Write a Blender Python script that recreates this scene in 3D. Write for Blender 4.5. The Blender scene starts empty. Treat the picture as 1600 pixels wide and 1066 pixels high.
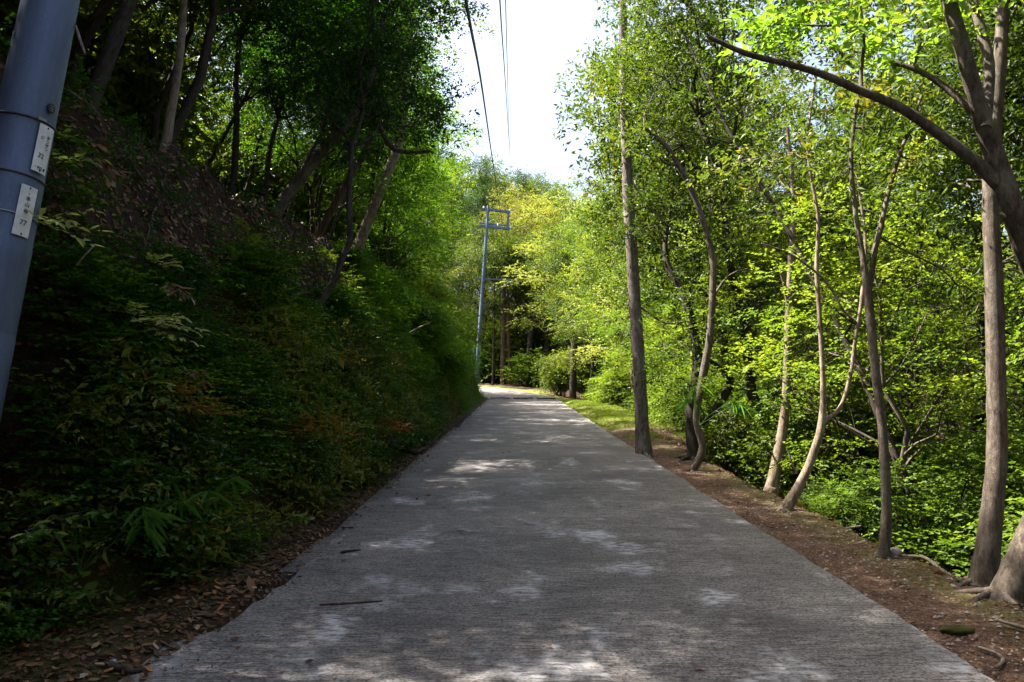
import bpy, math
import numpy as np
from mathutils import Vector, Euler, Matrix

sc = bpy.context.scene
col = sc.collection
rng = np.random.default_rng(7)
R = math.radians

# ------------------------------------------------------------------ camera, sky, sun, exposure
FPX = 1300.0
PITCH = R(11.27)
cd = bpy.data.cameras.new("camera")
cam = bpy.data.objects.new("camera", cd); col.objects.link(cam)
cam.location = (0, 0, 1.5)
cam.rotation_euler = (R(90) + PITCH, 0, 0)
cd.lens = FPX / 1600 * 36; cd.sensor_width = 36
cd.clip_start = 0.05; cd.clip_end = 3000
sc.camera = cam

SUN_EL = R(60); SUN_AZ = R(-75)          # azimuth clockwise from +Y: sun stands to the left, a little ahead
world = bpy.data.worlds.new("World"); sc.world = world; world.use_nodes = True
nt = world.node_tree
sky = nt.nodes.new("ShaderNodeTexSky"); sky.sky_type = 'NISHITA'; sky.sun_disc = False
sky.sun_elevation = SUN_EL; sky.sun_rotation = SUN_AZ
sky.air_density = 1.0; sky.dust_density = 7.0; sky.ozone_density = 0.6; sky.altitude = 100
bg = nt.nodes["Background"]; bg.inputs[1].default_value = 0.068
nt.links.new(sky.outputs[0], bg.inputs[0])
sl = bpy.data.lights.new("sun", 'SUN'); sl.energy = 5.0; sl.angle = R(0.53); sl.color = (1.0, 0.93, 0.82)
sun = bpy.data.objects.new("sun", sl); col.objects.link(sun)
sdir = Vector((math.sin(SUN_AZ) * math.cos(SUN_EL), math.cos(SUN_AZ) * math.cos(SUN_EL), math.sin(SUN_EL)))
sun.rotation_euler = sdir.to_track_quat('Z', 'Y').to_euler()
sun.location = (-20, 5, 30)
sc.view_settings.view_transform = 'Standard'; sc.view_settings.look = 'None'
sc.view_settings.gamma = 1; sc.view_settings.use_curve_mapping = False
sc.view_settings.exposure = 2.75
sc.cycles.max_bounces = 6; sc.cycles.diffuse_bounces = 3; sc.cycles.glossy_bounces = 2
sc.cycles.transmission_bounces = 4; sc.cycles.transparent_max_bounces = 4
sc.cycles.sample_clamp_indirect = 4

# ------------------------------------------------------------------ numeric helpers
_perm = np.random.default_rng(3).random((256, 256))
def vnoise(x, y):
    x = np.asarray(x, float); y = np.asarray(y, float)
    xi = np.floor(x).astype(int); yi = np.floor(y).astype(int)
    fx = x - xi; fy = y - yi
    fx = fx * fx * (3 - 2 * fx); fy = fy * fy * (3 - 2 * fy)
    g = lambda a, b: _perm[a & 255, b & 255]
    return ((g(xi, yi) * (1 - fx) + g(xi + 1, yi) * fx) * (1 - fy)
            + (g(xi, yi + 1) * (1 - fx) + g(xi + 1, yi + 1) * fx) * fy) * 2 - 1
def fbm(x, y, o=3):
    a = 0; k = 1.0; s = 0
    for i in range(o):
        a = a + k * vnoise(x * 2 ** i + 17 * i, y * 2 ** i + 31 * i); s += k; k *= .5
    return a / s
def sstep(a, b, x):
    t = np.clip((x - a) / (b - a), 0, 1); return t * t * (3 - 2 * t)
def unit(v):
    return v / (np.linalg.norm(v, axis=-1, keepdims=True) + 1e-9)

# ------------------------------------------------------------------ the lie of the land
HW = 2.03; YB = 49.0; RB = 16.0
XC = .25 + .0077 * YB - RB
def road_z(y):
    y = np.asarray(y, float)
    a = .158 * np.minimum(y, YB)
    b = .158 * np.clip(y - YB, 0, 8) + (.03 / 8) * np.clip(y - YB, 0, 8) ** 2
    c = .22 * np.clip(y - YB - 8, 0, 12)
    d = .10 * np.clip(y - YB - 20, 0, None) + .30 * np.clip(y - YB - 26, 0, 60)
    return a + b + c + d
def road_u(x, y):
    x = np.asarray(x, float); y = np.asarray(y, float)
    ul = x - (.25 + .0077 * y)
    ua = np.where(x > XC, np.hypot(x - XC, y - YB), y - YB) - RB
    return np.where(y < YB, ul, ua)
def ground_z(x, y):
    x = np.asarray(x, float); y = np.asarray(y, float)
    u = road_u(x, y)
    t = -u
    toe = 2.42 + .12 * fbm(y * .35, x * 0 + 4) + .35 * sstep(9, 5, y) + .75 * sstep(5.6, 4.4, y)
    w = 1.65 - .25 * sstep(9, 2, y) + .2 * fbm(y * .2, x * 0 + 9)
    k = np.clip((t - toe) / w, 0, 1)
    bank = 3.9 * k ** .85
    bank = bank + .30 * fbm(x * 1.7, y * 1.1) * sstep(0, .3, k) + .22 * fbm(x * 4.5, y * 3.3 + 7) * sstep(0.05, .3, k) + .09 * fbm(x * 13, y * 11) * sstep(0.02, .2, k)
    bank = bank + .22 * np.clip(t - toe - w, 0, 7) + .18 * fbm(x * .4, y * .4) * sstep(4, 6, t)
    gut = .05 * sstep(HW, HW + .3, t)
    left = np.where(t > HW, bank + gut, 0)
    v = u - HW
    vw = .85 + 1.35 * sstep(14, 24, y) * sstep(48, 40, y) + .12 * fbm(y * .5, x * 0 + 2)
    fall = 1 - .92 * sstep(46, 62, y)
    drop = np.clip(v - vw, 0, None)
    dd = 8.5 * (1 - np.exp(-drop * .62 / 8.5)) * fall
    dd = dd * sstep(0, .5, drop)
    rise = .42 * np.clip(u - 48, 0, 90) * fall
    verge = -.05 * sstep(0, .1, v) + .035 * fbm(x * 2.5, y * 2.5) * sstep(0, .3, v) + .10 * sstep(.2, .7, v) * sstep(vw + .2, vw - .2, v) * sstep(14, 24, y)
    right = np.where(v > 0, verge - dd + rise + .25 * fbm(x * .5, y * .5) * sstep(0, 3, drop), 0)
    base = np.where(np.abs(u) < HW, -.06, 0)
    return road_z(y) + left + right + base

CP, SP = math.cos(PITCH), math.sin(PITCH)
def ray(px, py):
    a = (px - 800) / FPX; b = -(py - 533) / FPX
    return np.array([a, CP - SP * b, SP + CP * b])
def at(px, py, Y):
    d = ray(px, py); k = Y / d[1]
    return np.array([0, 0, 1.5]) + d * k
def hit(px, py, y0=2.5, y1=140):
    d = ray(px, py)
    Y = np.arange(y0, y1, .03); k = Y / d[1]
    z = 1.5 + d[2] * k; g = ground_z(d[0] * k, Y)
    i = np.argmax(z < g)
    return np.array([d[0] * k[i], Y[i], g[i]])

# ------------------------------------------------------------------ mesh building
class MB:
    def __init__(s): s.v = []; s.f = []; s.t = []; s.n = 0
    def add(s, v, f, tint=None):
        v = np.asarray(v, float).reshape(-1, 3); f = np.asarray(f, int)
        s.v.append(v); s.f.append(f + s.n); s.n += len(v)
        s.t.append(np.full(len(f), .5) if tint is None else np.broadcast_to(np.asarray(tint, float), (len(f),)).copy())
    def tube(s, P, r, sides=6, tint=None, rough=0, cap=True):
        P = np.asarray(P, float); n = len(P); r = np.broadcast_to(np.asarray(r, float), (n,))
        T = unit(np.gradient(P, axis=0))
        ref = np.array([0, 0, 1.]) if abs(T[0, 2]) < .8 else np.array([1., 0, 0])
        A = unit(np.cross(T, ref)); B = np.cross(T, A)
        an = np.arange(sides) / sides * 2 * np.pi
        rr = r[:, None] * np.ones((1, sides))
        if rough: rr = rr * (1 + rough * rng.normal(size=(n, sides)))
        V = P[:, None] + rr[..., None] * (np.cos(an)[None, :, None] * A[:, None] + np.sin(an)[None, :, None] * B[:, None])
        i = np.arange(n - 1)[:, None] * sides; j = np.arange(sides)[None]; j2 = (j + 1) % sides
        F = np.stack([i + j, i + j2, i + sides + j2, i + sides + j], -1).reshape(-1, 4)
        s.add(V.reshape(-1, 3), F, tint)
        if cap:
            for k in (0, n - 1):
                c = P[k][None]; ring = V[k]
                idx = np.stack([np.zeros(sides, int), np.arange(sides) + 1, (np.arange(sides) + 1) % sides + 1, np.zeros(sides, int)], -1)
                s.add(np.vstack([c, ring]), idx[:, :3] if False else np.stack([idx[:, 0], idx[:, 1], idx[:, 2], idx[:, 0]], -1), tint)
    def box(s, c, sx, sy, sz, M=None, tint=None):
        v = np.array([[x, y, z] for x in (-.5, .5) for y in (-.5, .5) for z in (-.5, .5)]) * [sx, sy, sz]
        if M is not None: v = v @ np.array(M).T
        f = [[0, 1, 3, 2], [4, 6, 7, 5], [0, 4, 5, 1], [2, 3, 7, 6], [0, 2, 6, 4], [1, 5, 7, 3]]
        s.add(v + np.asarray(c), f, tint)
    def mesh(s, name, mat, smooth=True):
        V = np.vstack(s.v); T = np.concatenate(s.t)
        ks = [f.shape[1] for f in s.f]
        loops = np.concatenate([f.ravel() for f in s.f]); tot = np.concatenate([np.full(len(f), f.shape[1]) for f in s.f])
        me = bpy.data.meshes.new(name)
        me.vertices.add(len(V)); me.vertices.foreach_set("co", V.ravel().astype(np.float32))
        # drop repeated corner of cap triangles
        start = np.concatenate([[0], np.cumsum(tot)[:-1]])
        deg = (tot == 4)
        last = start + tot - 1
        dm = deg & (loops[start] == loops[last])
        keep = np.ones(len(loops), bool); keep[last[dm]] = False
        tot = tot - dm; loops = loops[keep]
        start = np.concatenate([[0], np.cumsum(tot)[:-1]])
        me.loops.add(len(loops)); me.loops.foreach_set("vertex_index", loops.astype(np.int32))
        me.polygons.add(len(tot)); me.polygons.foreach_set("loop_start", start.astype(np.int32))
        me.polygons.foreach_set("loop_total", tot.astype(np.int32))
        me.update(calc_edges=True)
        me.polygons.foreach_set("use_smooth", np.full(len(tot), smooth))
        a = me.attributes.new("tint", 'FLOAT', 'FACE'); a.data.foreach_set("value", T.astype(np.float32))
        me.materials.append(mat)
        return me
def link(name, me, parent=None, label=None, cat=None, group=None, kind=None, loc=None):
    o = bpy.data.objects.new(name, me); col.objects.link(o)
    if parent is not None: o.parent = parent
    if loc is not None: o.location = loc
    if label: o['label'] = label
    if cat: o['category'] = cat
    if group: o['group'] = group
    if kind: o['kind'] = kind
    return o
def empty(name, label, cat, loc=(0, 0, 0), group=None):
    o = link(name, None, None, label, cat, group, loc=loc); o.empty_display_size = .2
    return o
def copy_tree(o, label=None, group=None):
    c = o.copy(); col.objects.link(c)
    for ch in o.children:
        d = ch.copy(); col.objects.link(d); d.parent = c
        for g in ch.children:
            e = g.copy(); col.objects.link(e); e.parent = d
    if label: c['label'] = label
    if group: c['group'] = group
    return c

# ------------------------------------------------------------------ materials
def newmat(name):
    m = bpy.data.materials.new(name); m.use_nodes = True
    n = m.node_tree; p = n.nodes["Principled BSDF"]
    return m, n, p, n.nodes.new, n.links.new
def ramp(n, stops, src, link_):
    r = n.nodes.new("ShaderNodeValToRGB"); e = r.color_ramp.elements
    while len(e) < len(stops): e.new(.5)
    for i, (p, c) in enumerate(stops):
        e[i].position = p; e[i].color = (*c, 1)
    link_(src, r.inputs[0]); return r.outputs[0]
def noise(n, scale, detail=4, vec=None, link_=None, rough=.5):
    t = n.nodes.new("ShaderNodeTexNoise"); t.inputs['Scale'].default_value = scale
    t.inputs['Detail'].default_value = detail; t.inputs['Roughness'].default_value = rough
    if vec is not None: link_(vec, t.inputs['Vector'])
    return t.outputs[0]
def mapped(n, link_, sc_=(1, 1, 1), kind='Object'):
    c = n.nodes.new("ShaderNodeTexCoord"); m = n.nodes.new("ShaderNodeMapping")
    m.inputs['Scale'].default_value = sc_; link_(c.outputs[kind], m.inputs[0]); return m.outputs[0]
def math_(n, link_, op, a, b):
    m = n.nodes.new("ShaderNodeMath"); m.operation = op
    for i, v in enumerate((a, b)):
        if v is None: continue
        if isinstance(v, (int, float)): m.inputs[i].default_value = v
        else: link_(v, m.inputs[i])
    return m.outputs[0]
def mixc(n, link_, fac, a, b, mode='MIX'):
    m = n.nodes.new("ShaderNodeMix"); m.data_type = 'RGBA'; m.blend_type = mode
    if isinstance(fac, (int, float)): m.inputs[0].default_value = fac
    else: link_(fac, m.inputs[0])
    for i, v in ((6, a), (7, b)):
        if isinstance(v, tuple): m.inputs[i].default_value = (*v, 1)
        else: link_(v, m.inputs[i])
    return m.outputs[2]

def leaf_mat(name, stops, trans=.45, tsat=(1.35, 1.35, .4), rough=.5, spec=.2):
    m, n, p, new, ln = newmat(name)
    at_ = new("ShaderNodeAttribute"); at_.attribute_name = "tint"
    oi = new("ShaderNodeObjectInfo")
    f = math_(n, ln, 'ADD', at_.outputs['Fac'], math_(n, ln, 'MULTIPLY', math_(n, ln, 'SUBTRACT', oi.outputs['Random'], .5), .45))
    c = ramp(n, stops, f, ln)
    ln(c, p.inputs['Base Color']); p.inputs['Roughness'].default_value = rough
    p.inputs['Specular IOR Level'].default_value = spec
    tr = new("ShaderNodeBsdfTranslucent")
    ln(mixc(n, ln, 1.0, c, tsat, 'MULTIPLY'), tr.inputs[0])
    mx = new("ShaderNodeMixShader"); mx.inputs[0].default_value = trans
    ln(p.outputs[0], mx.inputs[1]); ln(tr.outputs[0], mx.inputs[2])
    ln(mx.outputs[0], n.nodes["Material Output"].inputs[0])
    return m
def g(r, gg, b): return (r, gg, b)
M = {}
M['evergreen'] = leaf_mat('evergreen_leaf', [(0, g(.022, .040, .009)), (.5, g(.052, .088, .016)), (.85, g(.11, .155, .026)), (1, g(.18, .16, .03))], .40, rough=.5, spec=.22)
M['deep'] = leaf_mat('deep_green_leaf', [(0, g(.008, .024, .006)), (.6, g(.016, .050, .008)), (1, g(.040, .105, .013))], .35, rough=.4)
M['fresh'] = leaf_mat('fresh_leaf', [(0, g(.045, .085, .014)), (.5, g(.09, .15, .024)), (1, g(.17, .22, .035))], .46, (1.35, 1.35, .4))
M['maple'] = leaf_mat('maple_leaf', [(0, g(.05, .095, .014)), (.5, g(.10, .165, .026)), (1, g(.19, .24, .04))], .48, (1.35, 1.35, .42))
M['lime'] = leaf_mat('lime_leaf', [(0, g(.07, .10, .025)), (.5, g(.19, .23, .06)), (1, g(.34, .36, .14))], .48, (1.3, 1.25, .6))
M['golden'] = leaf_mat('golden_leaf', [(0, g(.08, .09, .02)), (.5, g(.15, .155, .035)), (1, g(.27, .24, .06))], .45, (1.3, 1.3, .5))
M['mid'] = leaf_mat('mid_green_leaf', [(0, g(.022, .065, .010)), (.5, g(.040, .105, .015)), (1, g(.09, .17, .025))], .42, (1.2, 1.4, .35))
M['conifer'] = leaf_mat('conifer_needle', [(0, g(.012, .035, .012)), (.5, g(.028, .07, .018)), (1, g(.07, .13, .03))], .25, rough=.55)
M['russet'] = leaf_mat('russet_leaf', [(0, g(.10, .035, .015)), (.5, g(.20, .06, .02)), (1, g(.12, .15, .02))], .4, (1.4, 1.1, .5))
M['bamboo'] = leaf_mat('bamboo_grass_leaf', [(0, g(.03, .085, .015)), (1, g(.07, .17, .03))], .4)
M['dead'] = leaf_mat('dead_leaf', [(0, g(.035, .020, .011)), (.45, g(.10, .050, .024)), (.8, g(.20, .10, .045)), (1, g(.30, .24, .19))], .12, (1.2, .9, .5), rough=.6, spec=.25)
M['orange'] = leaf_mat('orange_dead_leaf', [(0, g(.16, .06, .02)), (1, g(.36, .16, .06))], .2, (1.3, .9, .5), rough=.6)
M['lit_green'] = leaf_mat('lit_green_leaf', [(0, g(.05, .11, .015)), (.5, g(.09, .18, .022)), (1, g(.16, .25, .035))], .48, (1.25, 1.35, .35))  # green brightened in the colour to stand in for sun on shaded crowns
M['bright'] = leaf_mat('lit_new_leaf', [(0, g(.07, .13, .02)), (.5, g(.13, .23, .035)), (1, g(.22, .32, .06))], .5, (1.3, 1.35, .4))  # fresh leaf with sunlight through the crown put into its colour
M['lichen'] = leaf_mat('lichen_grey_leaf', [(0, g(.12, .14, .08)), (1, g(.30, .33, .20))], .35)

def bark(name, c0, c1, c2, stretch=.25, bump=.5):
    m, n, p, new, ln = newmat(name)
    v = mapped(n, ln, (9, 9, 9 * stretch))
    a = noise(n, 3, 8, v, ln, .75); b = noise(n, .8, 5, v, ln, .7)
    c = ramp(n, [(.36, c0), (.52, c1), (.68, c2)], a, ln)
    c = mixc(n, ln, ramp(n, [(.48, (0, 0, 0)), (.66, (.75, .75, .75))], b, ln), c, c2)
    ln(c, p.inputs['Base Color']); p.inputs['Roughness'].default_value = .85
    p.inputs['Specular IOR Level'].default_value = .2
    bm_ = new("ShaderNodeBump"); bm_.inputs['Strength'].default_value = bump; bm_.inputs['Distance'].default_value = .02
    ln(a, bm_.inputs['Height']); ln(bm_.outputs[0], p.inputs['Normal'])
    return m
M['bark_dark'] = bark('dark_bark', (.012, .009, .007), (.032, .024, .018), (.065, .055, .045))
M['bark_brown'] = bark('smooth_brown_bark', (.032, .025, .019), (.075, .058, .043), (.155, .13, .105), .35, .7)
M['bark_pale'] = bark('pale_bark', (.07, .05, .035), (.16, .12, .085), (.27, .22, .17), .35, .7)
M['bark_pine'] = bark('flaking_pine_bark', (.05, .035, .028), (.13, .10, .085), (.27, .25, .23), .3, 1.0)
M['bark_red'] = bark('red_cedar_bark', (.03, .018, .014), (.07, .04, .028), (.12, .08, .058), .08, .8)

def plain(name, c, rough=.6, metal=0, spec=.4):
    m, n, p, new, ln = newmat(name)
    a = noise(n, 18, 5, mapped(n, ln), ln, .6)
    c2 = tuple(x * .72 for x in c)
    ln(ramp(n, [(.3, c2), (.7, c)], a, ln), p.inputs['Base Color'])
    p.inputs['Roughness'].default_value = rough; p.inputs['Metallic'].default_value = metal
    p.inputs['Specular IOR Level'].default_value = spec
    return m
M['plate'] = plain('white_enamel', (.72, .73, .75), .45)
M['ink'] = plain('black_ink', (.015, .015, .018), .5)
M['cable'] = plain('black_cable', (.02, .02, .022), .5)
M['wire'] = plain('grey_wire', (.22, .22, .24), .45, .3)
M['band'] = plain('steel_band', (.30, .31, .33), .4, .7)
M['darkband'] = plain('dark_band', (.05, .05, .06), .5, .3)
def pole_mat():
    m, n, p, new, ln = newmat('blue_grey_painted_steel')
    v = mapped(n, ln, (1, 1, .12))
    a = noise(n, 14, 8, v, ln, .78); b = noise(n, 55, 4, mapped(n, ln), ln)
    c = ramp(n, [(.3, (.055, .075, .14)), (.6, (.085, .115, .20)), (.8, (.14, .16, .22))], a, ln)
    c = mixc(n, ln, ramp(n, [(.58, (0, 0, 0)), (.68, (.7, .7, .7))], b, ln), c, (.12, .14, .18))
    ln(c, p.inputs['Base Color']); p.inputs['Roughness'].default_value = .5; p.inputs['Metallic'].default_value = .25
    bm_ = new("ShaderNodeBump"); bm_.inputs['Strength'].default_value = .15; bm_.inputs['Distance'].default_value = .01
    ln(a, bm_.inputs['Height']); ln(bm_.outputs[0], p.inputs['Normal'])
    return m
M['pole'] = pole_mat()

def concrete_mat(name, dark=1.0, streaks=True):
    m, n, p, new, ln = newmat(name)
    big = noise(n, .55, 4, mapped(n, ln), ln, .6)
    med = noise(n, 3.0, 5, mapped(n, ln, (1, .6, 1)), ln, .65)
    fine = noise(n, 55, 4, mapped(n, ln), ln, .8)
    gro = noise(n, 1, 4, mapped(n, ln, (3.2, 30, 1)), ln, .85)
    gro2 = noise(n, 1, 3, mapped(n, ln, (7, 95, 1)), ln, .7)
    D = lambda t: tuple(x * dark for x in t)
    c = ramp(n, [(.3, D((.098, .088, .088))), (.5, D((.142, .128, .127))), (.7, D((.205, .186, .18)))], med, ln)
    c = mixc(n, ln, .55, c, ramp(n, [(.35, D((.075, .069, .071))), (.65, D((.215, .195, .187)))], big, ln))
    gm = ramp(n, [(.30, (.35, .35, .35)), (.44, (1, 1, 1)), (.7, (1.12, 1.12, 1.12))], gro, ln)
    c = mixc(n, ln, 1.0, c, gm, 'MULTIPLY')
    c = mixc(n, ln, 1.0, c, ramp(n, [(.39, (.22, .22, .23)), (.47, (1, 1, 1)), (.7, (1.25, 1.25, 1.25))], gro2, ln), 'MULTIPLY')
    c = mixc(n, ln, 1.0, c, ramp(n, [(.40, (.16, .16, .17)), (.49, (1, 1, 1)), (.62, (1.55, 1.55, 1.55))], fine, ln), 'MULTIPLY')
    c = mixc(n, ln, 1.0, c, ramp(n, [(.32, (.62, .60, .60)), (.5, (1, 1, 1)), (.68, (1.25, 1.22, 1.18))], noise(n, 1, 6, mapped(n, ln, (1.3, 3.2, 1)), ln, .75), ln), 'MULTIPLY')
    if streaks:
        w = noise(n, 1, 5, mapped(n, ln, (1.7, 1.1, 1)), ln, .62)
        w2 = noise(n, 1, 4, mapped(n, ln, (9, 24, 1)), ln, .7)
        f = math_(n, ln, 'MULTIPLY', ramp(n, [(.55, (0, 0, 0)), (.66, (1, 1, 1))], w, ln), ramp(n, [(.42, (0, 0, 0)), (.56, (.9, .9, .9))], w2, ln))
        c = mixc(n, ln, f, c, (.38, .38, .40))
    ln(c, p.inputs['Base Color'])
    p.inputs['Roughness'].default_value = .72; p.inputs['Specular IOR Level'].default_value = .35
    h = math_(n, ln, 'ADD', math_(n, ln, 'MULTIPLY', gro, 1.0), math_(n, ln, 'ADD', math_(n, ln, 'MULTIPLY', fine, .4), math_(n, ln, 'MULTIPLY', gro2, .6)))
    bm_ = new("ShaderNodeBump"); bm_.inputs['Strength'].default_value = .9; bm_.inputs['Distance'].default_value = .012
    ln(h, bm_.inputs['Height']); ln(bm_.outputs[0], p.inputs['Normal'])
    return m
M['concrete'] = concrete_mat('grooved_concrete', .8)
M['gutter'] = concrete_mat('mossy_old_concrete', .75, False)

def ground_mat():
    m, n, p, new, ln = newmat('forest_soil')
    zn = new("ShaderNodeAttribute"); zn.attribute_name = "zone"
    sep = new("ShaderNodeSeparateColor"); ln(zn.outputs['Color'], sep.inputs[0])
    v = mapped(n, ln)
    a = noise(n, 2.2, 6, v, ln, .65); f = noise(n, 38, 4, v, ln, .7); s = noise(n, 120, 2, v, ln, .6)
    soil = ramp(n, [(.3, (.014, .008, .005)), (.55, (.045, .023, .013)), (.75, (.085, .048, .028))], a, ln)
    dirt = ramp(n, [(.3, (.045, .028, .020)), (.48, (.12, .074, .053)), (.6, (.20, .135, .105)), (.72, (.33, .27, .235))], f, ln)
    dirt = mixc(n, ln, 1.0, dirt, ramp(n, [(.35, (.55, .5, .45)), (.65, (1.15, 1.1, 1.05))], a, ln), 'MULTIPLY')
    moss = ramp(n, [(.3, (.035, .06, .008)), (.5, (.10, .13, .018)), (.72, (.19, .20, .035))], f, ln)
    c = mixc(n, ln, sep.outputs[0], soil, dirt)
    mm = math_(n, ln, 'MULTIPLY', sep.outputs[1], ramp(n, [(.38, (0, 0, 0)), (.52, (1, 1, 1))], noise(n, 5, 4, v, ln), ln))
    c = mixc(n, ln, mm, c, moss)
    c = mixc(n, ln, 1.0, c, ramp(n, [(.3, (.6, .6, .6)), (.7, (1.3, 1.3, 1.3))], s, ln), 'MULTIPLY')
    ln(c, p.inputs['Base Color']); p.inputs['Roughness'].default_value = .9; p.inputs['Specular IOR Level'].default_value = .15
    bm_ = new("ShaderNodeBump"); bm_.inputs['Strength'].default_value = 1; bm_.inputs['Distance'].default_value = .04
    ln(math_(n, ln, 'ADD', a, f), bm_.inputs['Height']); ln(bm_.outputs[0], p.inputs['Normal'])
    return m
M['ground'] = ground_mat()
M['stone'] = plain('grey_stone', (.28, .23, .20), .8)
M['mossy'] = plain('moss_on_stone', (.045, .048, .012), .95, 0, .1)
M['wood'] = bark('weathered_stick', (.07, .052, .038), (.16, .12, .09), (.27, .23, .19), .4, .5)
M['cutwood'] = plain('split_wood', (.36, .20, .09), .8)

# ------------------------------------------------------------------ ground sheet
def axis(segs):
    out = [segs[0][0]]
    for a, b, st in segs:
        out += list(np.linspace(a, b, max(1, int(round((b - a) / st))) + 1)[1:])
    return np.array(out)
gx = axis([(-140, -30, 5), (-30, -12, 1), (-12, -5, .25), (-5, -1.6, .06), (-1.6, 2.2, .3), (2.2, 5, .07), (5, 12, .3), (12, 60, 1.5), (60, 200, 6)])
gy = axis([(-60, -10, 3), (-10, 2, .4), (2, 16, .09), (16, 34, .18), (34, 74, .35), (74, 110, 2), (110, 260, 8)])
X, Y = np.meshgrid(gx, gy); Z = ground_z(X, Y)
nx, ny = len(gx), len(gy)
i = (np.arange(ny - 1)[:, None] * nx + np.arange(nx - 1)[None]).ravel()
mb = MB(); mb.add(np.stack([X, Y, Z], -1).reshape(-1, 3), np.stack([i, i + 1, i + nx + 1, i + nx], -1))
me = mb.mesh('ground', M['ground'])
U = road_u(X, Y)
vw = .85 + 1.35 * sstep(14, 24, Y) * sstep(48, 40, Y)
dirt = sstep(1.5, 2.0, U) * sstep(HW + vw + .9, HW + vw + .2, U) + sstep(-2.0, -1.6, U) * (U < 0)
dirt = np.maximum(dirt, .5 * sstep(-4.0, -4.4, U) * sstep(-7, -5, U))
moss = sstep(20, 26, Y) * sstep(HW - .1, HW + .1, U) * sstep(HW + 3, HW + 1.9, U + .3 * fbm(X, Y)) * 1.0
moss = np.maximum(moss, .30 * sstep(-2.1, -2.3, U) * sstep(-3.4, -2.8, U))
moss = np.maximum(moss, .35 * sstep(HW + .45, HW + .75, U) * sstep(HW + 1.3, HW + .9, U))
ca = me.attributes.new("zone", 'FLOAT_COLOR', 'POINT')
ca.data.foreach_set("color", np.stack([np.clip(dirt, 0, 1), np.clip(moss, 0, 1), 0 * X, 0 * X + 1], -1).ravel().astype(np.float32))
link('ground', me, kind='structure')

# ------------------------------------------------------------------ road
def centre(s):
    """point and left-to-right direction at distance s along the road"""
    s = np.asarray(s, float); th = np.clip(s - YB, 0, None) / RB
    x = np.where(s < YB, .25 + .0077 * s, XC + RB * np.cos(th)); y = np.where(s < YB, s, YB + RB * np.sin(th))
    nxv = np.where(s < YB, 1, np.cos(th)); nyv = np.where(s < YB, 0, np.sin(th))
    return x, y, nxv, nyv
def strip(name, s0, s1, ds, uL, uR, nu, top, thick, mat, camber=.0, raise_=0, kind='structure', parent=None):
    S = np.arange(s0, s1 + 1e-6, ds); x, y, a, b = centre(S)
    L = uL(S) if callable(uL) else np.full(len(S), uL); Rr = uR(S) if callable(uR) else np.full(len(S), uR)
    t = np.linspace(0, 1, nu)[None]
    UU = L[:, None] * (1 - t) + Rr[:, None] * t
    PX = x[:, None] + UU * a[:, None]; PY = y[:, None] + UU * b[:, None]
    PZ = road_z(PY) + top + .012 * fbm(PX * .8, PY * .5)
    V = np.stack([PX, PY, PZ], -1)
    ed = V.copy()[:, [0, -1]]; lo = ed.copy(); lo[..., 2] -= thick
    lo[:, 0, 0] -= .01; lo[:, 1, 0] += .01
    W = np.concatenate([lo[:, :1], V, lo[:, 1:]], 1)
    n_, m_ = W.shape[:2]
    i = (np.arange(n_ - 1)[:, None] * m_ + np.arange(m_ - 1)[None]).ravel()
    q = MB(); q.add(W.reshape(-1, 3), np.stack([i, i + 1, i + m_ + 1, i + m_], -1))
    # close the ends
    for k in (0, n_ - 1):
        r0 = W[k]; lowz = r0.copy(); lowz[:, 2] = r0[:, 2] - thick
        j = np.arange(m_ - 1)
        q.add(np.vstack([r0, lowz]), np.stack([j, j + 1, j + 1 + m_, j + m_], -1))
    me = q.mesh(name, mat, smooth=False)
    return link(name, me, parent, kind=kind if parent is None else None)
rag = lambda S, k: .035 * fbm(S * 1.3, S * 0 + k) + .02 * fbm(S * 6, S * 0 + k)
road = strip('concrete_road', -12, YB - .3, .12, lambda S: -HW + .12 + rag(S, 1) * 2.0 - .62 * sstep(5.4, 3.9, S) + .05 * fbm(S * 2.2, S * 0 + 40) , lambda S: HW + rag(S, 5) * .7, 40, .02, .12, M['concrete'])
strip('upper_concrete_road', YB - .18, YB + 40, .3, -HW, lambda S: HW + rag(S, 5), 20, .035, .12, M['concrete'])
strip('gutter', 6.5, YB + 6, .15, lambda S: -HW - .42 + rag(S, 11), -HW + .22, 8, -.012, .1, M['gutter'])
# rough black joint strip lying across the road where the two slabs meet
q = MB()
for k in range(3):
    xs = np.linspace(-1.9 + k * 1.35, -1.9 + k * 1.35 + 1.15, 14)
    P = np.stack([.25 + .0077 * YB + xs, YB - .25 + .05 * fbm(xs * 3, xs * 0 + k) - .3 * k, road_z(YB - .3 * k) * np.ones(14) + .05 + .02 * fbm(xs * 5, xs * 0)], -1)
    q.tube(P, .035, 5, rough=.2)
link('joint_strip', q.mesh('joint_strip', M['darkband']), road)

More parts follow.
